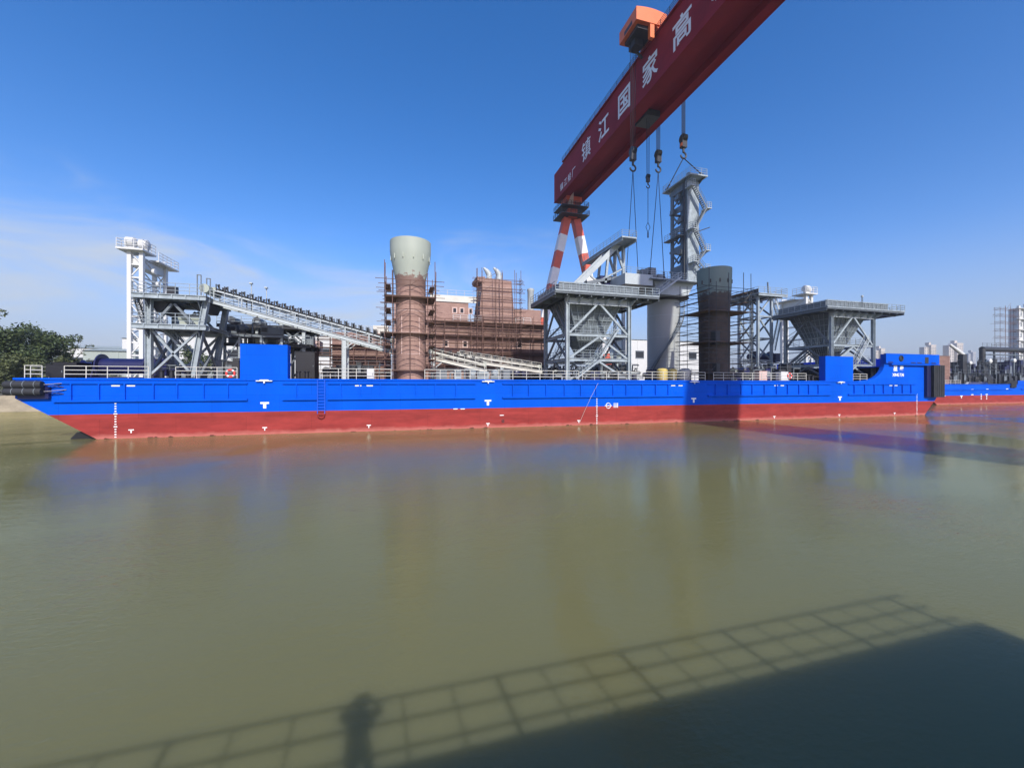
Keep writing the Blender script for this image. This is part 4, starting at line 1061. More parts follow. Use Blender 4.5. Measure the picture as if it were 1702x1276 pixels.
    for k in range(nb):
        za = zb+k*H
        for x in (x0+.12, x1-.12):
            m.beam((x, yi0, za+H*.62), (x, ym, za+H*.12), .2, .3); m.beam((x, yi1, za+H*.62), (x, ym, za+H*.12), .2, .3)
            if x < x0+1: m.box(x-.1, x+.1, yi0, yi1, za+H*.70, za+H)
            else: m.beam((x, yi0, za+H*.85), (x, yi1, za+H*.85), .2, .4)
        m.beam((x0, y1, za+H*.85), (x1, y1, za+H*.85), .3, .4); m.beam((x0+.2, y1, za), (x1-.2, y1, za+H*.8), .2)
    m.build('truss_web', M['greyd'], tw)  # side trusses darker than the front plate: shade put into the grey
    MB().box(x0+.05, x0+.2, yi0, yi1, zb, zb+H*.9).build('web_plate', M['greyd'], tw)
    MB().box(x0-.3, x1+.35, y0-.2, y1+.4, zb, zb+.5).build('base_flange', M['grey'], tw)
    # head with sheave platform
    zp = ZV(1148, 289, 60.3); 
    MB().prism([(y0, zt2), (y1, zt2), (y1-.5, zp), (y0+.3, zp)], x0+.3, x1-.3, 'YZ').build('head', M['grey'], tw)
    for k in range(3): MB().lathe((x0+.6+k*.6, y0+.5, zt2+1.1), [(.75,0),(.6,.12),(.6,.2),(.75,.32)], 20, 'X').build('sheave', M['grey'], tw, smooth=True)
    pf = MB().box(49.9, 53.7, 60.3, 68.2, zp, zp+.25).build('top_platform', M['grey'], tw)
    MB().rail([(50.0, 68.1, zp+.25), (50.0, 60.4, zp+.25), (53.6, 60.4, zp+.25), (53.6, 68.1, zp+.25), (50.0, 68.1, zp+.25)], 1.15, 1.15, .03).build('handrail', M['greyl'], pf)
    m = MB()
    for x in (50.4, 53.2):
        for pl_ in ([(60.5, zp), (62.1, zp), (62.1, zt2-.4)], [(68.0, zp), (66.7, zp), (66.7, zt2-.2)]): MB().prism(pl_, x-.08, x+.08, 'YZ').build('bracket', M['greyd'], pf)
    # zigzag stairs on the front face with landings
    zs = [ZV(1150, v, 61.5) for v in (313, 347, 383, 417, 437, 450)]
    xs = [x0+.4, 53.5, x0+.6, 53.3, x0+1.1, 53.2]
    prev = None
    for i in range(6):
        x, z = xs[i], zs[i]; s = 1 if i % 2 else -1
        l = MB().box(min(x, x+s*1.0), max(x, x+s*1.0), 60.2, 61.85, z-.12, z).beam((x, 61.85, z-1.2), (x+s*.5, 60.3, z-.1), .1).build('landing', M['greyl'], tw)
        xo = x+s*.95
        MB().rail([(x, 60.25, z), (xo, 60.25, z), (xo, 61.8, z)], 1.05, .6, .03).build('handrail', M['greyl'], l)
        if prev: stairs((x, 60.3, z), (prev[0], 60.3, prev[1]), .85, (0,1,0), tw, M['greyd'], sp=.3)
        prev = (x, z)
    for k, (yy, zz) in enumerate(((63.2, .30), (64.6, .46), (63.0, .62), (65.2, .74), (63.6, .86))):
        z = zb+(zt2-zb)*zz; MB().box(x0-.55, x0-.06, yy, yy+.9, z, z+.9).build('cable_box', M['greyd'], tw)
    MB().tube((x0-.25, y0+.4, zb), (x0-.25, y0+.4, zt2), .1, 8).tube((x0-.25, y0+.75, zb), (x0-.25, y0+.75, zt2), .06, 8).build('cable_pipe', M['dark'], tw)
    # side landing on the left face
    z = ZV(1108, 400, 66); l = MB().box(x0-1.3, x0-.05, 62.5, 67.0, z-.15, z).build('landing', M['greyd'], tw)
    MB().rail([(x0-.1, 62.6, z), (x0-1.2, 62.6, z), (x0-1.2, 66.9, z)], 1.1, 1, .03).build('handrail', M['grey'], l)
    MB().beam((x0-2.6, 65.0, z-.9), (x1+1.2, 60.5, z+1.0), .12).build('stray_pole', M['dark'], tw)
    return zp
ZP = deck_crane()
# jib foot lying behind the left hopper
def boom_frame():
    Y0, Y1 = 66.0, 69.0
    t = thing('boom_rest', 'grey sloping steel boom rest with a railed walkway on top, behind the left hopper', 'boom rest', (XU(1036, Y0), 67.5, DZ+.012))
    zt = ZV(1040, 402, Y0); a = PX(955, 478, Y0); b = PX(1030, 404, Y0)
    for y in (Y0, Y1):
        MB().beam((a.x, y, a.z), (b.x, y, b.z), .5, .9).build('boom_chord', M['greyl'], t)
        x = XU(1036, Y0); MB().beam((x, y, DZ+.012), (x, y, zt-.3), .5, .5).build('post', M['grey'], t)
        x2 = XU(1006, Y0); MB().beam((x2, y, ZV(1006, 470, Y0)), (x2+.6, y, ZV(1010, 424, Y0)), .4, .4).build('post', M['grey'], t)
        MB().beam((x-.1, y, ZV(1036, 447, Y0)), (XU(1024, Y0), y, ZV(1024, 413, Y0)), .35).build('brace', M['grey'], t)
        MB().beam((x, y, ZV(1036, 460, Y0)), (XU(975, Y0), y, ZV(975, 470, Y0)), .4, .5).build('lower_beam', M['greyd'], t)
        MB().beam((XU(975, Y0), y, ZV(975, 452, Y0)), (XU(1003, Y0), y, ZV(1003, 478, Y0)), .3).build('brace', M['greyl'], t)
        MB().beam((XU(975, Y0), y, ZV(975, 478, Y0)), (x, y, ZV(1036, 446, Y0)), .3).build('brace', M['grey'], t)
    MB().beam((a.x, (Y0+Y1)/2, a.z-.4), (b.x, (Y0+Y1)/2, b.z-.4), 2.4, .1).build('soffit', M['grey'], t)
    # walkway: runs away from the viewer, so it climbs in the picture
    x0, x1 = XU(1024, 64), XU(1048, 64); z = ZV(1046, 393, 62)
    m = MB().box(x0, x1, 62, 78, z-.25, z)
    m.ibeam((x0+.1, 62, z-.5), (x0+.1, 78, z-.5), .3, .5); m.ibeam((x1-.1, 62, z-.5), (x1-.1, 78, z-.5), .3, .5)
    wk = m.build('walkway', M['grey'], t)
    MB().rail([(x0, 78, z), (x0, 62, z), (x1, 62, z), (x1, 78, z)], 1.1, 1.3, .03).build('handrail', M['grey'], wk)
    MB().box(XU(1000, Y0), XU(1032, Y0), Y0+.4, Y1-.3, ZV(1015, 475, Y0), ZV(1015, 458, Y0)).build('boom_foot_box', M['navy'], t)
boom_frame()

# ================================================================== LATTICE TOWER
def lattice_tower():
    Y0, Y1 = 62.0, 66.5; x0, x1 = 66.9, 70.2; zb = DZ+.012; zt = ZV(1262, 490, Y0)
    t = thing('lattice_tower', 'slim grey lattice tower with a railed top platform right of the dark column', 'lattice tower', ((x0+x1)/2, (Y0+Y1)/2, zb))
    for x in (x0, x1):
        for y in (Y0, Y1): MB().beam((x, y, zb), (x, y, zt), .42, .42).build('leg', M['grey'], t)
    lv = [zb, zb+4.3, zb+8.6, zb+12.9, zt]
    for i in range(4):
        a, b = lv[i], lv[i+1]; s = i % 2
        for y in (Y0, Y1):
            xa, xb = (x0, x1) if s else (x1, x0)
            MB().beam((xa, y, a), (xb, y, b-.2), .24).build('brace', M['grey'], t)
            MB().beam((x0, y, b-.15), (x1, y, b-.15), .26).build('girt', M['grey'], t)
        for x in (x0, x1):
            ya, yb = (Y0, Y1) if s else (Y1, Y0)
            MB().beam((x, ya, a), (x, yb, b-.2), .24).build('brace', M['greyd'], t)  # side members use the darker grey, with shade in the colour
            MB().beam((x, Y0, b-.15), (x, Y1, b-.15), .26).build('girt', M['greyd'], t)
    m = MB().box(x0-1.0, x1+2.8, Y0-1.2, Y1+3.5, zt, zt+.15)
    for y in (Y0-1.1, Y0, Y1, Y1+3.4): m.ibeam((x0-1, y, zt-.2), (x1+2.8, y, zt-.2), .22, .4)
    p = m.build('platform', M['grey'], t)
    MB().rail([(x0-1, Y1+3.4, zt+.15), (x0-1, Y0-1.1, zt+.15), (x1+2.7, Y0-1.1, zt+.15), (x1+2.7, Y1+3.4, zt+.15)], 1.15, 1.3, .035).build('handrail', M['grey'], p)
    MB().box(x0-.6, x0-.4, Y0-.6, Y1+3, zt+.15, zt+1.0).build('guide_beam', M['dark'], t)
    MB().beam((x0+2.6, Y0, zt), (x0+2.4, Y0, zt+2.6), .2).build('guide_post', M['greyd'], t)
    z = lv[3]-.6
    q = MB().box(x1+.3, x1+2.4, Y0-.5, Y0+1.5, z, z+.1).build('landing', M['grey'], t)
    MB().rail([(x1+.3, Y0-.5, z+.1), (x1+2.4, Y0-.5, z+.1), (x1+2.4, Y0+1.5, z+.1)], 1.05, .8, .03).build('handrail', M['grey'], q)
    stairs((x1+2.2, Y0-.3, z+.1), (x1+.5, Y0-.3, zt-.1), .8, (0,1,0), t, M['greyl'])
    stairs((x1+.6, Y0-.3, lv[2]-2.5), (x1+2.2, Y0-.3, z), .8, (0,1,0), t, M['greyl'])
    m = MB(); xl = x0-.7
    for s in (-.25, .25): m.beam((xl, Y0+1+s, zb), (xl, Y0+1+s, zt), .06)
    z = zb+.3
    while z < zt: m.tube((xl, Y0+.75, z), (xl, Y0+1.25, z), .025, 5); z += .35
    m.build('ladder', M['grey'], t)
lattice_tower()

# ================================================================== WHITE TOWERS ON THE FAR QUAY
def white_tower():
    Y0 = 104.0; x0, x1 = XU(216, Y0), XU(236, Y0); Y1 = YU(275, x1); zb = 3.13; zt = ZV(226, 418, Y0); zr = ZV(262, 424, Y1)
    t = thing('white_tower', 'white two legged crane tower on the far bank at the left, behind the conveyor tower', 'tower', ((x0+x1)/2, (Y0+Y1)/2, zb), 'white crane towers on the far bank')
    for x in (x0, x1):
        MB().box(x-.36, x+.36, Y0-.4, Y0+.4, zb, zt).build('leg', M['white'], t)
        MB().box(x-.34, x+.34, Y1-.4, Y1+.4, zb, zt-1).build('leg', M['white'], t)
    for y in (Y0, Y1):
        m = MB(); n = 11; h = (zt-zb)/n
        for k in range(n):
            z = zb+k*h; m.beam((x0, y, z+h), (x1, y, z+h), .25, .3)
            a, b = (x0, x1) if k % 2 else (x1, x0); m.beam((a, y, z), (b, y, z+h), .2)
        m.build('rung_bracing', M['white'], t)
    m = MB(); n = 7; h = (zt-1-zb)/n
    for k in range(n):
        z = zb+k*h
        for x in (x0, x1):
            m.beam((x, Y0, z+h-.2), (x, Y1, z+h-.2), .22, .26); a, b = (Y0, Y1) if k % 2 else (Y1, Y0)
            m.beam((x, a, z), (x, b, z+h), .18)
    m.build('side_bracing', M['white'], t)
    MB().box(x0+.1, x1-.1, Y0+.4, Y1-.4, zt-3.2, zt-1.4).build('head_box', M['white'], t)
    p = MB().box(x0-1.7, x1+.9, Y0-1.5, Y0+3.5, zt, zt+.35).build('platform', M['white'], t)
    MB().rail([(x1+.8, Y0+3.4, zt+.35), (x1+.8, Y0-1.4, zt+.35), (x0-1.6, Y0-1.4, zt+.35), (x0-1.6, Y0+3.4, zt+.35)], 1.9, 1.4, .06).build('handrail', M['white'], p)
    q = MB().box(x0-1.2, x1+1.3, Y0+3.6, Y1+3.2, zt-1.0, zt-.7).build('platform', M['white'], t)
    MB().rail([(x1+1.2, Y0+3.7, zt-.7), (x1+1.2, Y1+3.1, zt-.7), (x0-1.1, Y1+3.1, zt-.7)], 1.9, 1.6, .06).build('handrail', M['white'], q)
    for dx, dy in ((.2, 0), (1.9, 1.2)):
        MB().lathe((x0+dx, Y0+dy, zt+1.9), [(.5,-.9),(1.05,-.7),(1.05,.7),(.5,.9)], 20, 'X').build('sheave', M['white'], t, smooth=True)
        MB().box(x0+dx-.7, x0+dx+.7, Y0+dy-.4, Y0+dy+.4, zt+.35, zt+1.9).build('sheave_stand', M['white'], t)
    m = MB()
    for k in range(3): m.lathe((x1+.7, Y0+2.5+k*1.6, zt-3.5-k*2.4), [(.6,0),(.6,.5)], 14, 'X')
    m.build('guide_sheave', M['white'], t, smooth=True)
    return t, (x0+x1)/2
wt, wx = white_tower()
for u, lab in ((1340, 'white crane tower whose head shows above the right hopper platform'),):
    c = copy_tree(wt); c.location.x = XU(u, 104)+1; c.scale = (1.12, 1.0, 1.07); c['label'] = lab

# ================================================================== SECOND BARGE
def barge2():
    X0 = XU(1536, 72); X1 = X0+95; Y0, Y1 = 71.5, 97.0; dz = 5.35; wz = 2.3
    t = thing('deck_barge', 'second blue and red barge lying farther off at the right edge of the water', 'barge', ((X0+X1)/2, (Y0+Y1)/2, 0))
    MB().prism([(X0+4, 0), (X0, wz), (X1, wz), (X1, -2.5), (X0+8, -2.5)], Y0, Y1).build('hull_bottom', M['red'], t, 'red painted lower hull')
    h = MB().prism([(X0, wz), (X0-.5, 3.2), (X0-.5, dz), (X1, dz), (X1, wz)], Y0, Y1).build('hull_side', M['blue'], t, 'blue painted upper hull')
    x0, x1 = XU(1562, Y0), XU(1682, Y0)
    MB().box(x0, x1, Y0-.22, Y0, 3.75, 3.95).build('rubbing_strake', M['blue'], h)
    MB().box(X0-.5, X1, Y0-.1, Y0, dz-.18, dz+.02).build('deck_edge_bar', M['blue'], h)
    MB().box(x1+4, x1+30, Y0-.22, Y0, 3.85, 4.05).build('rubbing_strake', M['blue'], h)
    MB().box(XU(1692, Y0), X1, Y0-.004, Y0+.8, dz, 6.4).build('bulwark', M['blue'], t)
    for u, v, s in ((1565, 650, 1), (1597, 648, 0), (1616, 647.5, 0), (1641, 647, 0), (1674, 646.5, 0), (1569, 658, 0), (1598, 658, 1), (1616, 656, 0), (1640, 655.5, 0)):
        p = PX(u, v, Y0); m = MB().box(p.x-.5, p.x+.5, Y0-.014, Y0-.001, p.z-.08, p.z+.14)
        if s: m.box(p.x-.16, p.x+.16, Y0-.014, Y0-.001, p.z-.6, p.z-.08)
        m.build('hull_mark', M['letter'], t)
    for u in (1631, 1640):
        m = MB(); x = XU(u, Y0); z = 1.2
        for k in range(4): m.box(x-.25, x+.2, Y0-.013, Y0-.001, z, z+.22); z += .42
        m.build('draught_scale', M['letter'], t)
    MB().rail([(X0, Y0+.3, dz), (X0+14, Y0+.3, dz)], 1.1, 2, .035).build('railing', M['cream'], t)
    m = MB()
    m.box(X0, X1, Y0+1, Y1-.1, dz, dz+.012); m.build('deck_plating', M['primerd'], t)
    # gear on it
    z0 = dz+.012
    c = thing('shipping_container', 'weathered brown ribbed container standing on the second barge, just right of the blue stern', 'container', (XU(1572, 74), 75.2, z0))
    xa, xb = XU(1560, 74), XU(1579, 74); zt = ZV(1570, 592, 74)
    for k, (za, zb_) in enumerate(((z0, z0+2.6), (z0+2.62, zt))):
        m = MB().box(xa, xb, 74, 76.5, za, zb_); n = 14
        for i in range(n): m.box(xa+.1+i*(xb-xa-.2)/n, xa+.2+i*(xb-xa-.2)/n, 73.93, 74, za+.1, zb_-.1)
        m.build('box_wall', M['primer'], c)
    MB().box(xa-.1, xb+.1, 73.9, 76.6, zt, zt+.12).build('roof', M['primerd'], c)
    machinery(1580, 1640, 599, 76, 3.5, 'dark blue machinery bank on the second barge right of the brown container', 41, zb=z0, m1='dark', m2='navy')
    machinery(1636, 1715, 596, 77, 4, 'dark machinery bank at the far right of the second barge', 42, zb=z0)
    machinery(1580, 1720, 615, 73.6, 1.6, 'low dark pipe bank close to the near edge of the second barge', 44, zb=z0, m1='dark', m2='dark')
    pz = ZV(1660, 581, 80)
    pp = thing('pipe_gantry', 'thick dark horizontal pipe on a walkway above the second barge, right edge', 'pipe', (XU(1670, 80), 80, z0))
    xs_, xe_ = XU(1632, 80), XU(1632, 80)+45
    MB().tube((xs_, 80, pz), (xe_, 80, pz+.3), .75, 20).build('pipe', M['dark'], pp, smooth=True)
    MB().tube((xs_+.2, 80, z0), (xs_+.2, 80, pz+.2), .7, 18).build('down_pipe', M['dark'], pp, smooth=True)
    for k in range(4): MB().beam((xs_+6+k*10, 80, z0), (xs_+6+k*10, 80, pz-.6), .4).build('support_post', M['greyd'], pp)
    MB().box(xs_, xe_, 78, 79.2, pz-1.9, pz-1.7).build('walkway', M['greyd'], pp)
    MB().rail([(xs_, 79.9, pz+.7), (xe_, 79.9, pz+1)], 1.2, 2.2, .04).build('handrail', M['greyd'], pp)
    for (u0, v0, u1, v1, lab) in ((1660, 616, 1634, 600, 'upper dark ship stair on the second barge'), (1648, 634, 1630, 617, 'lower dark ship stair reaching the deck of the second barge')):
        a, b = PX(u0, v0, 72.8), PX(u1, v1, 72.8); a.z = max(a.z, z0)
        s = thing('ship_stair', lab, 'stair', (a.x, 72.8, a.z)); stairs(a, b, 1.1, (0,1,0), s, M['dark'], 'flight')
        MB().beam((b.x, 73.9, z0), (b.x, 73.9, b.z), .2).build('post', M['dark'], s)
    d = thing('davit_arm', 'white slanting davit arm rising beside the far apartment towers', 'davit', PX(1601, 592, 76))
    MB().tube(PX(1578, 572, 76), PX(1600, 589, 76), .35, 14, .55).build('arm', M['white'], d, smooth=True)
    q = PX(1599, 589, 76); MB().box(q.x-.8, q.x+1.0, 75.4, 76.6, z0, q.z).build('pedestal', M['dark'], d)
    rf = thing('white_tarpaulin', 'flat white sheet lying along the deck edge of the second barge', 'tarpaulin', (XU(1622, 72.4), 72.5, z0))
    m = MB(); n = 14; xa, xb = XU(1606, 72.3), XU(1640, 72.3)
    vs = []; 
    for i in range(n+1):
        for j in range(3): vs.append((xa+(xb-xa)*i/n, 72.0+j*.5, z0+.04+(.45+.12*random.random())*(1 if 0 < i < n and j < 2 else .0)))
    m.add(vs, [(i*3+j, (i+1)*3+j, (i+1)*3+j+1, i*3+j+1) for i in range(n) for j in range(2)]); m.build('sheet', M['white'], rf)
    for u, v, s in ((1612, 603, .7), (1645, 600, .9), (1685, 599, .8)):
        p = PX(u, v, 75)
        k = thing('ventilator', {1612: 'small white ventilator on the second barge right of the davit arm', 1645: 'white round ventilator beneath the start of the dark pipe', 1685: 'white ventilator beneath the dark pipe nearest the right edge'}[u], 'ventilator', (p.x, 75, z0), 'white ventilators on the second barge')
        MB().tube((p.x, 75, z0), (p.x, 75, p.z), .28*s, 12).build('duct', M['greyd'], k)
        MB().lathe((p.x, 74.6, p.z), [(.5*s,0),(.75*s,.15),(.7*s,.8),(.3*s,1.1)], 18, 'Y').build('cowl', M['white'], k, smooth=True)
    bl = thing('fairlead', 'black fairlead block on the deck edge near the right end of the second barge', 'fairlead', (XU(1683, Y0), Y0+.5, z0))
    x = XU(1683, Y0)
    MB().box(x-1.2, x+1.2, Y0-.3, Y0+.8, 4.4, dz+.3).build('cheek', M['black'], bl); MB().prism([(x-3, dz+.03), (x+4.5, dz+.03), (x+3.2, dz+1.0), (x-1, dz+1.1)], Y0+.1, Y0+.9).build('base', M['black'], bl)
    # scaffolded white deckhouse tower on the right
    wtw = thing('white_deckhouse', 'tall white deckhouse tower on the second barge, in scaffolding at the right edge', 'deckhouse', (XU(1690, 86), 90, z0))
    xa = XU(1676, 88)-2.2; xb = xa+11; zt = ZV(1685, 512, 86)
    MB().box(xa+2.2, xb, 86, 88, z0, zt).build('wall', M['white'], wtw)
    for x in (xa+2.0, xa+5.6): MB().box(x, x+.8, 85.4, 86, z0, zt+(1.6 if x > xa+3 else .8)).build('pilaster', M['white'], wtw)
    m = MB()
    for k in range(7): z = z0+4+k*(zt-z0-4)/6; m.box(xa+1.0, xb+.3, 85.0, 86, z-.15, z)
    m.build('deck_ledge', M['white'], wtw)
    for k in range(6):
        z = z0+5.2+k*(zt-z0-4)/6; MB().box(xa+3.4, xa+4.8, 85.93, 86, z, z+1.4).build('window', M['greyd'], wtw)
    scaffold([XU(1661, 84)-.5, XU(1661, 84)+2.2, XU(1661, 84)+5, XU(1661, 84)+9.5], [83.6, 84.8], z0, zt-1, 'grey tube scaffolding around the white deckhouse at the right edge', 51, lv=2.3, over=1.2, mast=1.0)
barge2()

# ================================================================== GANTRY CRANE
def gantry():
    xl, xr, yf, yn = 45.2, 53.2, 114.0, -104.0
    z0, z1 = EYE+55.4, EYE+64.0
    t = thing('gantry_crane', 'huge maroon shipyard gantry crane spanning the water, on red and white striped legs', 'gantry crane', (49.2, 110, 3.13))
    m = MB()
    # box girder with a trough along its underside for the lower trolley
    m.prism([(xl, z0), (xl, z1), (xr, z1), (xr, z0), (51.6, z0), (51.6, z0+1.3), (48.0, z0+1.3), (48.0, z0)], yn, yf)
    g = m.build('girder', M['crane'], t)
    m = MB().box(xl-.45, xl+.2, yn, yf-7, z1+.002, z1+.22).box(xr-.2, xr+.45, yn, yf-7, z1+.002, z1+.22).box(xl-.15, xl, yn, yf, z0-.12, z0+.05).box(xr, xr+.15, yn, yf, z0-.12, z0+.05)
    m.build('flange', M['crane'], g)
    m = MB(); y = yf-14
    while y > yn: m.box(xl-.012, xl, y-.03, y+.03, z0+.1, z1-.1); y -= 9.2
    m.build('plate_seam', M['crane'], g)
    MB().rail([(xl-.35, yf-7, z1+.22), (xl-.35, yn, z1+.22)], 1.2, 2.5, .05).build('handrail', M['dark'], g)
    MB().rail([(xr+.35, yf-7, z1+.22), (xr+.35, yn, z1+.22)], 1.2, 2.5, .05).build('handrail', M['dark'], g)
    cs = 4.9
    for i, ch in enumerate('镇江国家高新'):
        y = 92.3-8.95*i; m = MB()
        text_mb(m, ch, cs, (xl-.002, y+cs*.5, EYE+57.05), (0,-1,0), (0,0,1), .004 if i == 0 else .016, .03)
        m.build('character', M['letter'], g, 'large white character ' + ch)
    for i, ch in enumerate('镇江船厂'):
        m = MB(); text_mb(m, ch, 2.1, (xl-.002, 109.2-2.75*i, EYE+56.6), (0,-1,0), (0,0,1), .004, .03)
        m.build('character', M['letter'], g, 'small white character ' + ch)
    # head of the leg, hinge and landing plates
    yl = 110.5; xm = 49.2; zt = z0-6.0
    MB().box(xm-2.4, xm+2.4, yl-2.4, yl+2.0, z0-1.6, z0-.002).box(xm-1.4, xm+1.4, yl-1.4, yl+1.4, zt+.2, z0-1.6).build('leg_saddle', M['lred'], t)
    for z, s in ((z0-3.2, 4.2), (z0-5.6, 4.4)):
        p = MB().box(xm-s, xm+s, yl-3.4, yl+3.4, z, z+.25).build('landing', M['dark'], t)
        MB().rail([(xm-s, yl+3.3, z+.25), (xm-s, yl-3.3, z+.25), (xm+s, yl-3.3, z+.25), (xm+s, yl+3.3, z+.25)], 1.2, 1.5, .06).build('handrail', M['dark'], p)
    MB().prism([(xm-2.2, z0-2.6), (xm-.4, z0-2.6), (xm-.2, z0+2.4)], yl-2.5, yl-2.4).build('gusset', M['pink'], t)
    # two striped legs spreading along the rail
    for s in (-1, 1):
        a = V((xm+s*1.5, yl, zt)); b = V((xm+s*13.5, yl, 4.6))
        n = 10; lg = None
        for k in range(n):
            p, q = a.lerp(b, k/n), a.lerp(b, (k+1)/n); r = 1.55
            if k == 0: f = 1
            o = MB(); o.beam(p, q, 2.3, 2.3, up=(0,1,0)) 
            if k == 0: lg = MB().beam(a, b, 2.2, 2.2, up=(0,1,0)).build('striped_leg', M['lred'], t)
            if k % 2 == 1: o.build('white_band', M['lwhite'], lg)
        MB().box(b.x-2.6, b.x+2.6, yl-1.2, yl+1.2, 3.7, 5.4).build('bogie', M['lred'], t)
        for k in range(4): MB().lathe((b.x-2+k*1.33, yl-.3, 3.6), [(.47,0),(.47,.6)], 18, 'Y').build('wheel', M['dark'], t, smooth=True)
    for s in (-1, 1):
        MB().beam((xm+s*2.6, -98, z0-.01), (xm+s*12.5, -98, 5.6), 3.0, 3.6, up=(0,1,0)).build('rigid_leg', M['crane'], t)
        b = V((xm+s*12.5, -98, 4.5)); MB().box(b.x-3, b.x+3, -99.6, -96.4, 4.2, 5.8).build('bogie', M['lred'], t)
        for k in range(4): MB().lathe((b.x-2.1+k*1.4, -98.3, QZ+.5), [(.48,0),(.48,.6)], 18, 'Y').build('wheel', M['dark'], t, smooth=True)
    # upper trolley
    zr = z1+.23
    tr = MB().box(40.6, 56.5, 62.8, 68.6, z1+1.35, z1+2.6).build('trolley', M['orange'], t)
    MB().box(41.3, 44.8, 63.6, 67.8, z1+.7, z1+1.35).box(46.5, 54.8, 68.6, 78.5, z1+1.35, z1+2.0).build('trolley_frame', M['dark'], tr)
    m = MB()
    n = 8; poly = [(40.6, z1+2.6), (46.9, z1+2.6), (46.9, z1+3.65)]
    for k in range(n+1): poly.append((46.9-6.3*k/n, z1+3.65+.35*sin(pi*k/n)))
    m.prism(poly, 62.8, 68.6); m.build('winch_cover', M['orange'], tr)
    MB().box(40.57, 40.6, 64.2, 66.8, z1+1.6, z1+2.3).build('vent_grille', M['dark'], tr)
    for x in (45.4, 53.0):
        for y in (63.4, 68.0): MB().box(x-.35, x+.35, y-.35, y+.35, z1+.75, z1+1.35).box(x-.5, x+.5, y-.8, y+.8, z1+.25, z1+.75).build('trolley_leg', M['orange'], tr)
    MB().box(43.5, 44.35, 62.9, 63.6, z1-1.1, z1+1.35).build('trolley_leg', M['orange'], tr)
    MB().beam((41.9, 67.2, z1+.8), (44.7, 67.2, z1-1.4), .35).box(42.0, 43.8, 65.6, 67.6, z1-.5, z1+.75).build('rope_guide', M['dark'], tr)
    MB().rail([(46.9, 62.9, z1+2.6), (56.4, 62.9, z1+2.6)], 1.1, 1.5, .04).build('handrail', M['dark'], tr)
    # lower trolley in the trough
    MB().box(48.2, 51.4, 71.0, 75.0, z0-.35, z0+.9).build('lower_trolley', M['dark'], t)
    # hoist ropes and hook blocks
    def hook(u, v, X, ztop, nr, size, lab):
        Y = YU(u, X); dpt = X*SY+Y*CY; z = EYE+(640-v)/FPX*dpt
        hb = MB(); s = size
        for k in (-1, 0, 1): hb.lathe((X+k*.32*s-.12*s, Y, z+.9*s), [(.85*s,0),(.7*s,.06*s),(.7*s,.16*s),(.85*s,.24*s)], 20, 'X')
        hb.box(X-.55*s, X+.55*s, Y-.45*s, Y+.45*s, z-1.0*s, z+.9*s); hb.tube((X, Y, z-1.0*s), (X, Y, z-1.9*s), .22*s, 10)
        o = hb.build('hook_block', M['dark'], t, lab, smooth=True)
        pts = [V((X, Y, z-1.9*s))]+[V((X+.62*s*sin(a), Y, z-2.5*s+.62*s*cos(a))) for a in [radians(q) for q in range(0, 271, 27)]]
        MB().path(pts, .17*s, 8).build('hook', M['dark'], o, smooth=True)
        MB().box(X-.62*s, X+.62*s, Y-.3*s, Y+.3*s, z-.75*s, z-.1*s).build('cheek_plate', M['orange'] if u > 1120 else M['dark'], o)
        r = MB()
        for k in range(nr):
            a = (k-(nr-1)/2)/max(1, nr-1)
            r.tube((X+a*1.5*s, Y+a*.9*s, z+.9*s), (X+a*2.6*s, Y+a*2.2*s, ztop), .05, 6)
        r.build('hoist_rope', M['rope'], t)
        return V((X, Y, z-3.0*s))
    h1 = hook(1052, 259, 42.8, z1+.2, 4, .95, None)
    h2 = hook(1094, 263, 54.4, z1+2, 6, 1.0, None)
    h3 = hook(1136, 238, 55.0, z1+2, 6, 1.0, 'hook block with orange cheek plates')
    h4 = hook(1077, 298, 49.8, z0, 3, .6, 'small hook block')
    return h1, h2, h3, h4
H1, H2, H3, H4 = gantry()
def sling(h, pts, lab, r=.06):
    t = thing('lifting_sling', lab, 'sling', pts[0], 'wire slings hanging from the gantry hooks')
    for p in pts:
        MB().tube(h, p, r, 6).build('wire', M['rope'], t)
        MB().tube(p+(h-p).normalized()*1.6, p, .14, 8).build('socket', M['dark'], t)
        MB().torus(p, .25, .07, n=12, m=6).build('shackle', M['dark'], t)
zw = ZV(1062, 455, 61.2)
sling(H1, [V((XU(1040.5, 66), 66, zw+.1)), V((XU(1061, 61.5), 61.5, ZV(1061, 462, 61.5)))], 'long wire sling from the hook left of the girder to the crane machinery deck')
sling(H2, [V((XU(1080, 62), 62, zw+.4)), V((XU(1104, 61.5), 61.5, ZV(1104, 462, 61.5)))], 'long wire sling from the middle big hook to the crane machinery deck')
sling(H3, [V((50.3, 67.4, ZP+.5)), V((53.2, 61.0, ZP+.5))], 'short wire sling holding up the head of the grey crane tower', .09)
t = thing('hanging_chain', 'thin chain with small hook dangling from the small hook block', 'chain', H4-V((0,0,9.5)))
MB().tube(H4, H4-V((0,0,7.2)), .06, 6).build('chain', M['rope'], t)
MB().path([H4-V((0,0,7.2)), H4-V((.5,0,8.2)), H4-V((0,0,9.3)), H4-V((-.5,0,8.2)), H4-V((0,0,7.2))], .05).build('loop', M['rope'], t)
MB().tube(H4-V((0,0,9.3)), H4-V((0,0,10.4)), .14, 8).build('end_hook', M['dark'], t)

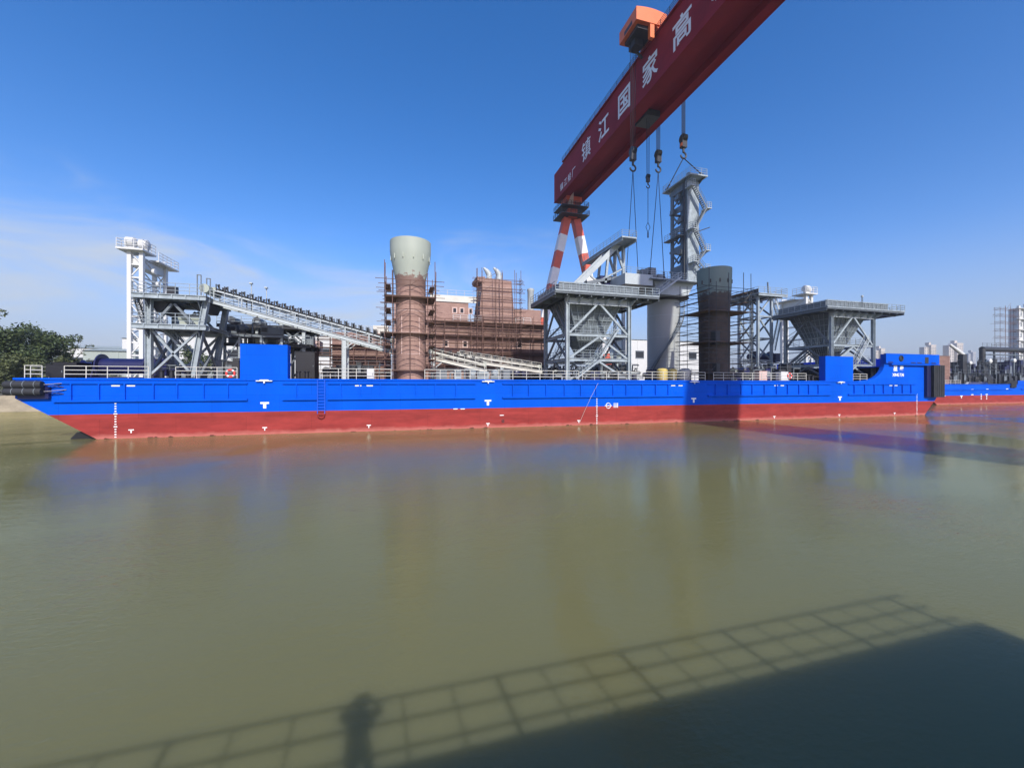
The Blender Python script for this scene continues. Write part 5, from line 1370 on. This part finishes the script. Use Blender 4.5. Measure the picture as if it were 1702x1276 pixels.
# ================================================================== BACKGROUND BUILDINGS
def shed(u0, u1, v0, Y, dep, m, lab, windows=0, roof='shedgrey', slope=.0):
    x0, x1 = XU(u0, Y), XU(u1, Y); zt = ZV((u0+u1)/2, v0, Y)
    t = thing('warehouse', lab, 'warehouse', ((x0+x1)/2, Y+dep/2, 3.0))
    w_ = MB().box(x0, x1, Y, Y+dep, 3.0, zt)
    w_.build('wall', M[m], t)
    ym = Y+dep/2; rz = zt+dep*.06
    MB().prism([(Y-.5, zt), (Y+dep+.5, zt), (ym, rz+.3)], x0-.5, x1+.5, 'YZ').build('roof', M[roof], t)
    mm = MB(); n = max(3, int((x1-x0)/6))
    for k in range(1, n): x = x0+(x1-x0)*k/n; mm.box(x-.12, x+.12, Y-.1, Y, 3.0, zt-.1)
    mm.build('cladding_seam', M[m], t)
    n = max(2, int((x1-x0)/12)); H = zt-3
    for k in range(n):
        x = x0+(x1-x0)*(k+.5)/n
        f = MB().box(x-2.4, x+2.4, Y-.14, Y-.001, 3+H*.62, 3+H*.78).build('window', M['greyd'], t)
        MB().box(x-2.2, x+2.2, Y-.16, Y-.14, 3+H*.64, 3+H*.76).build('pane', M['glass'], f)
    x = x0+(x1-x0)*.5; MB().box(x-3, x+3, Y-.2, Y-.002, 3, 3+min(H*.5, 7)).build('door', M['greyd'], t)
shed(97, 215, 578.5, 190, 26, 'shed', 'long low warehouse with white wall behind the trees at the left')
shed(138, 225, 583, 150, 16, 'shedgrey', 'grey green low shed in front of the long white warehouse at the left')
shed(203, 232, 562, 170, 22, 'shed', 'white tall narrow shed behind the left white tower')
shed(286, 425, 560, 165, 30, 'shed', 'white hall behind the legs of the left conveyor tower')
shed(478, 560, 558, 160, 25, 'shed', 'white hall behind the sloping conveyor')
shed(1040, 1172, 566, 175, 40, 'shed', 'large white hall behind the pale crane column')
shed(1000, 1048, 590, 140, 14, 'shedgrey', 'low grey shed behind the left hopper')
def flats(u0, u1, v0, Y, dep, m, lab, group):
    x0, x1 = XU(u0, Y), XU(u1, Y); zt = ZV((u0+u1)/2, v0, Y)
    t = thing('apartment_tower', lab, 'apartment tower', ((x0+x1)/2, Y+dep/2, 3.0), group)
    xm = x0+(x1-x0)*.45
    MB().box(x0, xm, Y+4, Y+dep+4, 3, zt-4).box(xm, x1, Y, Y+dep, 3, zt).build('wall', M[m], t)
    n = int((zt-3)/3.0)
    for k in range(max(0, n-24), n-1):
        z = 3+k*3.0+.9; mm = MB()
        for i in range(3):
            xx = xm+(x1-xm)*(i+.22)/3; mm.box(xx, xx+(x1-xm)*.18, Y-.12, Y-.001, z, z+1.5)
        for i in range(2):
            xx = x0+(xm-x0)*(i+.25)/2; mm.box(xx, xx+(xm-x0)*.25, Y+3.88, Y+3.999, z, z+1.5)
        mm.build('window', M['greyd'], t)
    MB().box(xm+1, xm+(x1-xm)*.5, Y+4, Y+10, zt, zt+5).build('lift_house', M[m], t)
    mm = MB().box(xm-.4, x1+.4, Y-.4, Y, zt-1.2, zt+.3); mm.build('parapet', M[m], t)
flats(1541, 1556, 573, 520, 8, 'tower2', 'distant apartment tower above the end of the raised blue stern', 'distant apartment towers')
flats(1582, 1601, 570, 500, 9, 'tower2', 'distant apartment tower behind the white davit arm', 'distant apartment towers')
flats(1459, 1471, 579, 560, 8, 'tower2', 'distant apartment tower between the right hopper leg and the blue stern', 'distant apartment towers')
flats(1613, 1622, 585, 700, 8, 'tower1', 'lowest distant apartment tower right of the white davit arm', 'distant apartment towers')

# ================================================================== TREES
def tree(x, y, z0, H, R, lab, m='leafd', seed=1, n=3600, sparse=False, leaf=.36, group='trees on the far left bank', base=.28):
    rn = random.Random(seed)
    t = thing('bushy_tree' if not sparse else 'sparse_tree', lab, 'tree', (x, y, z0), group); b = V((x, y, z0))
    tk = MB(); top = b+V((rn.uniform(-.4,.4), 0, H*.62)); tk.tube(b, top, .03*H*.6, 9, .012*H)
    limbs = []
    for k in range(11):
        f = rn.uniform(.35, 1); s = b.lerp(top, f); a = rn.uniform(0, 2*pi); L_ = R*rn.uniform(.5, .95)
        e = s+V((cos(a)*L_, sin(a)*L_, H*rn.uniform(.08, .34))); tk.tube(s, e, .012*H*.8, 6, .02); limbs.append(e)
        for q in range(2):
            e2 = e+V((rn.uniform(-1,1), rn.uniform(-1,1), rn.uniform(.2,1.2)))*R*.3; tk.tube(s.lerp(e, .7), e2, .03, 5, .012); limbs.append(e2)
    tk.build('trunk', M['bark'], t, smooth=True)
    cl = []
    for k in range(26 if not sparse else 16):
        a = rn.uniform(0, 2*pi); zz = rn.uniform(base, 1.0); prof = sin(pi*min(1, (zz-base+.12)/(1.05-base)))**.6
        rr = R*prof*sqrt(rn.random())*1.0
        cl.append((b+V((cos(a)*rr, sin(a)*rr, H*zz*.96)), R*rn.uniform(.22, .46)*(1 if not sparse else .55)))
    for e in limbs: cl.append((e, R*rn.uniform(.18, .32)*(1 if not sparse else .7)))
    cr = MB(); vs = []; fs = []
    for k in range(n):
        c, r = cl[rn.randrange(len(cl))]
        d = V((rn.gauss(0,1), rn.gauss(0,1), rn.gauss(0,1))).normalized()*r*rn.random()**.35
        d.z *= .75; p = c+d
        if p.z < z0+.3: continue
        u = V((rn.gauss(0,1), rn.gauss(0,1), rn.gauss(0,.6))).normalized(); v_ = u.cross(V((rn.gauss(0,1), rn.gauss(0,1), rn.gauss(0,1)))).normalized()
        s = leaf*rn.uniform(.5, 1.15); i = len(vs)
        vs += [p-u*s, p+v_*s*.45, p+u*s, p-v_*s*.45]; fs.append((i, i+1, i+2, i+3))
    cr.add(vs, fs); cr.v = vs; cr.f = fs
    me_o = cr.build('crown', M[m], t)
    return t
def T(u, v, Y, R, lab, **k):
    x = XU(u, Y); tree(x, Y, 3.0, ZV(u, v, Y)-3, R, lab, **k)
T(-14, 512, 110, 5.2, 'tall airy olive tree at the very left edge', m='leafo', seed=3, n=3000, sparse=True)
T(8, 548, 106, 5.5, 'dense dark tree at the left edge of the bank', seed=4, n=6500)
T(46, 543, 112, 6.0, 'tallest dense dark tree on the left bank', seed=5, n=7500)
T(78, 556, 116, 4.2, 'narrower dark tree right of the tallest tree', seed=6, n=3800)
T(24, 588, 103.5, 3.6, 'low olive bush at the waterside beneath the dark trees', m='leafo', seed=7, n=3600, base=.1)
T(-6, 600, 103, 3.0, 'low olive bush at the waterside at the very left edge', m='leafo', seed=15, n=3000, base=.1)
T(64, 598, 104, 3.2, 'low olive bush behind the black deck lockers', m='leafo', seed=8, n=3200, base=.08)
T(104, 590, 110, 3.4, 'olive bush in front of the long white warehouse', m='leafo', seed=9, n=3000, base=.1)
T(118, 556, 125, 3.2, 'thin airy tree standing above the low bushes', m='leafo', seed=10, n=900, sparse=True, leaf=.3)
T(140, 597, 112, 3.4, 'olive bush second from the navy winch', m='leafo', seed=11, n=2600, base=.1)
T(172, 603, 112, 3.2, 'olive bush right behind the navy winch', m='leafo', seed=12, n=2400, base=.1)
T(308, 577, 118, 4.0, 'dark tree seen between the legs of the left conveyor tower', seed=13, n=3000)
T(336, 590, 116, 3.0, 'dark bush low between the legs of the left conveyor tower', seed=14, n=2000)

# ================================================================== NEAR QUAY: RAIL AND PHOTOGRAPHER
def near_rail():
    y, zt = .10, 4.885
    t = thing('quay_railing', 'three bar steel railing along the near quay edge, known by its shadow on the water', 'railing', (0, y, QZ))
    m = MB()
    for z in (zt, zt-.36, zt-.72): m.tube((-40, y, z), (12.2, y, z), .024, 8)
    m.build('rail_bar', M['greyd'], t)
    k = 0; x = -24.0-.28
    while x < 12.2:
        big = k % 3 == 0
        if abs(x) < 14 or big:
            MB().tube((x, y, QZ), (x, y, zt), .04 if big else .02, 8).build('rail_post', M['greyd'], t)
        x += .8; k += 1
near_rail()
def person():
    # adult standing behind the camera and holding a phone up in both hands
    cx, cy = -.075, -.42; z0 = QZ
    t = thing('person', 'photographer in dark clothes holding up a phone, seen as a shadow on the water', 'person', (cx, cy, z0))
    J = {'pel': (0,0,.93), 'sp1': (0,.0,1.08), 'sp2': (0,.01,1.25), 'ch': (0,.01,1.38), 'nk': (0,.01,1.49), 'hd0': (0,.03,1.56), 'hd1': (0,.035,1.64), 'hd2': (0,.02,1.72)}
    for s, n in ((-1,'L'), (1,'R')):
        J.update({'hp'+n: (s*.10,0,.90), 'kn'+n: (s*.12,.02,.49), 'an'+n: (s*.13,-.02,.09), 'to'+n: (s*.15,.15,.04), 'sh'+n: (s*.19,.0,1.41), 'el'+n: (s*.30,.12,1.37), 'wr'+n: (s*.135,.32,1.41), 'pa'+n: (s*.10,.365,1.447)})
    J = {k: (a, b, c*.93) for k, (a, b, c) in J.items()}
    R = {'pel': .15, 'sp1': .135, 'sp2': .145, 'ch': .15, 'nk': .06, 'hd0': .075, 'hd1': .10, 'hd2': .085, 'hp': .095, 'kn': .065, 'an': .045, 'to': .035, 'sh': .07, 'el': .05, 'wr': .03, 'pa': .033}
    E_ = [('pel','sp1'),('sp1','sp2'),('sp2','ch'),('ch','nk'),('nk','hd0'),('hd0','hd1'),('hd1','hd2')]
    for n in 'LR': E_ += [('pel','hp'+n),('hp'+n,'kn'+n),('kn'+n,'an'+n),('an'+n,'to'+n),('ch','sh'+n),('sh'+n,'el'+n),('el'+n,'wr'+n),('wr'+n,'pa'+n)]
    def skin(J, R, E_, root):
        names = list(J); me = bpy.data.meshes.new('body')
        me.from_pydata([J[n] for n in names], [(names.index(a), names.index(b)) for a, b in E_], [])
        o = bpy.data.objects.new('body', me); COL.objects.link(o)
        md = o.modifiers.new('Skin', 'SKIN'); md.use_smooth_shade = True
        if not me.skin_vertices: return None
        for i, n in enumerate(names):
            r = R.get(n, R.get(n[:2])); sv = me.skin_vertices[0].data[i]; sv.radius = (r, r*(.72 if n in ('pel','sp1','sp2','ch') else 1)); sv.use_root = (n == root)
        o.modifiers.new('Sub', 'SUBSURF').levels = 2
        bpy.context.view_layer.update()
        m2 = bpy.data.meshes.new_from_object(o.evaluated_get(bpy.context.evaluated_depsgraph_get()))
        bpy.data.objects.remove(o); return m2
    bm = bmesh.new(); bm.from_mesh(skin(J, R, E_, 'pel'))
    for s, n in ((-1,'L'), (1,'R')):
        pw = V(J['pa'+n])
        for k in range(4):      # four fingers folded round the back of the phone, unequal
            l = (.030,.034,.032,.026)[k]; a = pw+V((0, .012, .026-.017*k))
            F = {'f0': a-V((s*-.002,.01,0)), 'f1': a+V((-s*l*.6,.016,.002)), 'f2': a+V((-s*l*1.3,.016,.001)), 'f3': a+V((-s*l*1.9,.008,0))}
            bm.from_mesh(skin(F, {'f0':.009,'f1':.0088,'f2':.008,'f3':.007}, [('f0','f1'),('f1','f2'),('f2','f3')], 'f0'))
        a = pw+V((-s*.005,-.012,-.012)); F = {'f0': a, 'f1': a+V((-s*.028,-.014,.012)), 'f2': a+V((-s*.052,-.012,.022))}
        bm.from_mesh(skin(F, {'f0':.011,'f1':.0098,'f2':.0085}, [('f0','f1'),('f1','f2')], 'f0'))
    me = bpy.data.meshes.new('body'); bm.to_mesh(me); bm.free()
    for m in ('jacket','trouser','skin','black'): me.materials.append(M[m])
    for p in me.polygons:
        c = p.center; p.use_smooth = True
        p.material_index = 2 if (c.z > 1.385 or c.y > .30) else 3 if c.z < .08 else 1 if c.z < .87 else 0
    o = bpy.data.objects.new('body', me); COL.objects.link(o); o.parent = t; OFF[o.name] = V((cx, cy, z0))
    c = V((cx, cy, z0))
    h = MB().lathe(c+V((0, .0, 1.52)), [(.098,-.06),(.112,0),(.112,.05),(.09,.095),(.05,.12),(.01,.128)], 20); h.build('hair', M['hair'], t, smooth=True)
    MB().lathe(c+V((0, .125, 1.50)), [(.006,.03),(.014,.012),(.017,-.02),(.008,-.026)], 8).build('nose', M['skin'], t, smooth=True)
    for s in (-1, 1):
        MB().lathe(c+V((s*.036, .118, 1.53)), [(.004,-.012),(.012,-.006),(.012,.006),(.004,.012)], 10).build('eye', M['black'], t, smooth=True)
        MB().lathe(c+V((s*.104, .025, 1.515)), [(.006,-.035),(.018,-.015),(.02,.015),(.008,.035)], 8).build('ear', M['skin'], t, smooth=True)
    MB().box(cx-.025, cx+.025, cy+.128, cy+.137, z0+1.455, z0+1.464).build('mouth', M['primer'], t)
    ph = thing('smartphone', 'black phone held sideways by the photographer', 'phone', (cx, -.045, EYE-.055))
    MB().box(cx-.08, cx+.085, -.050, -.040, EYE-.06, EYE+.02).build('case', M['black'], ph)
    MB().lathe((cx+.075, -.040, EYE-.0), [(.009,0),(.009,.003)], 12, 'Y').build('lens', M['glass'], ph)
    MB().box(cx-.074, cx+.078, -.0515, -.050, EYE-.056, EYE+.016).build('screen', M['glass'], ph)
person()

# ================================================================== AIR
def haze():
    m = bpy.data.materials.new('haze'); m.use_nodes = True; nt = m.node_tree; N = nt.nodes
    for n in list(N):
        if n.type == 'BSDF_PRINCIPLED': N.remove(n)
    v = N.new('ShaderNodeVolumePrincipled'); v.inputs['Color'].default_value = (.80, .86, .95, 1); v.inputs['Density'].default_value = .00028; v.inputs['Anisotropy'].default_value = .2
    nt.links.new(v.outputs[0], N['Material Output'].inputs['Volume'])
    MB().box(-2100, 3600, -410, 6100, -4, 90).build('haze', m, kind='stuff')
haze()
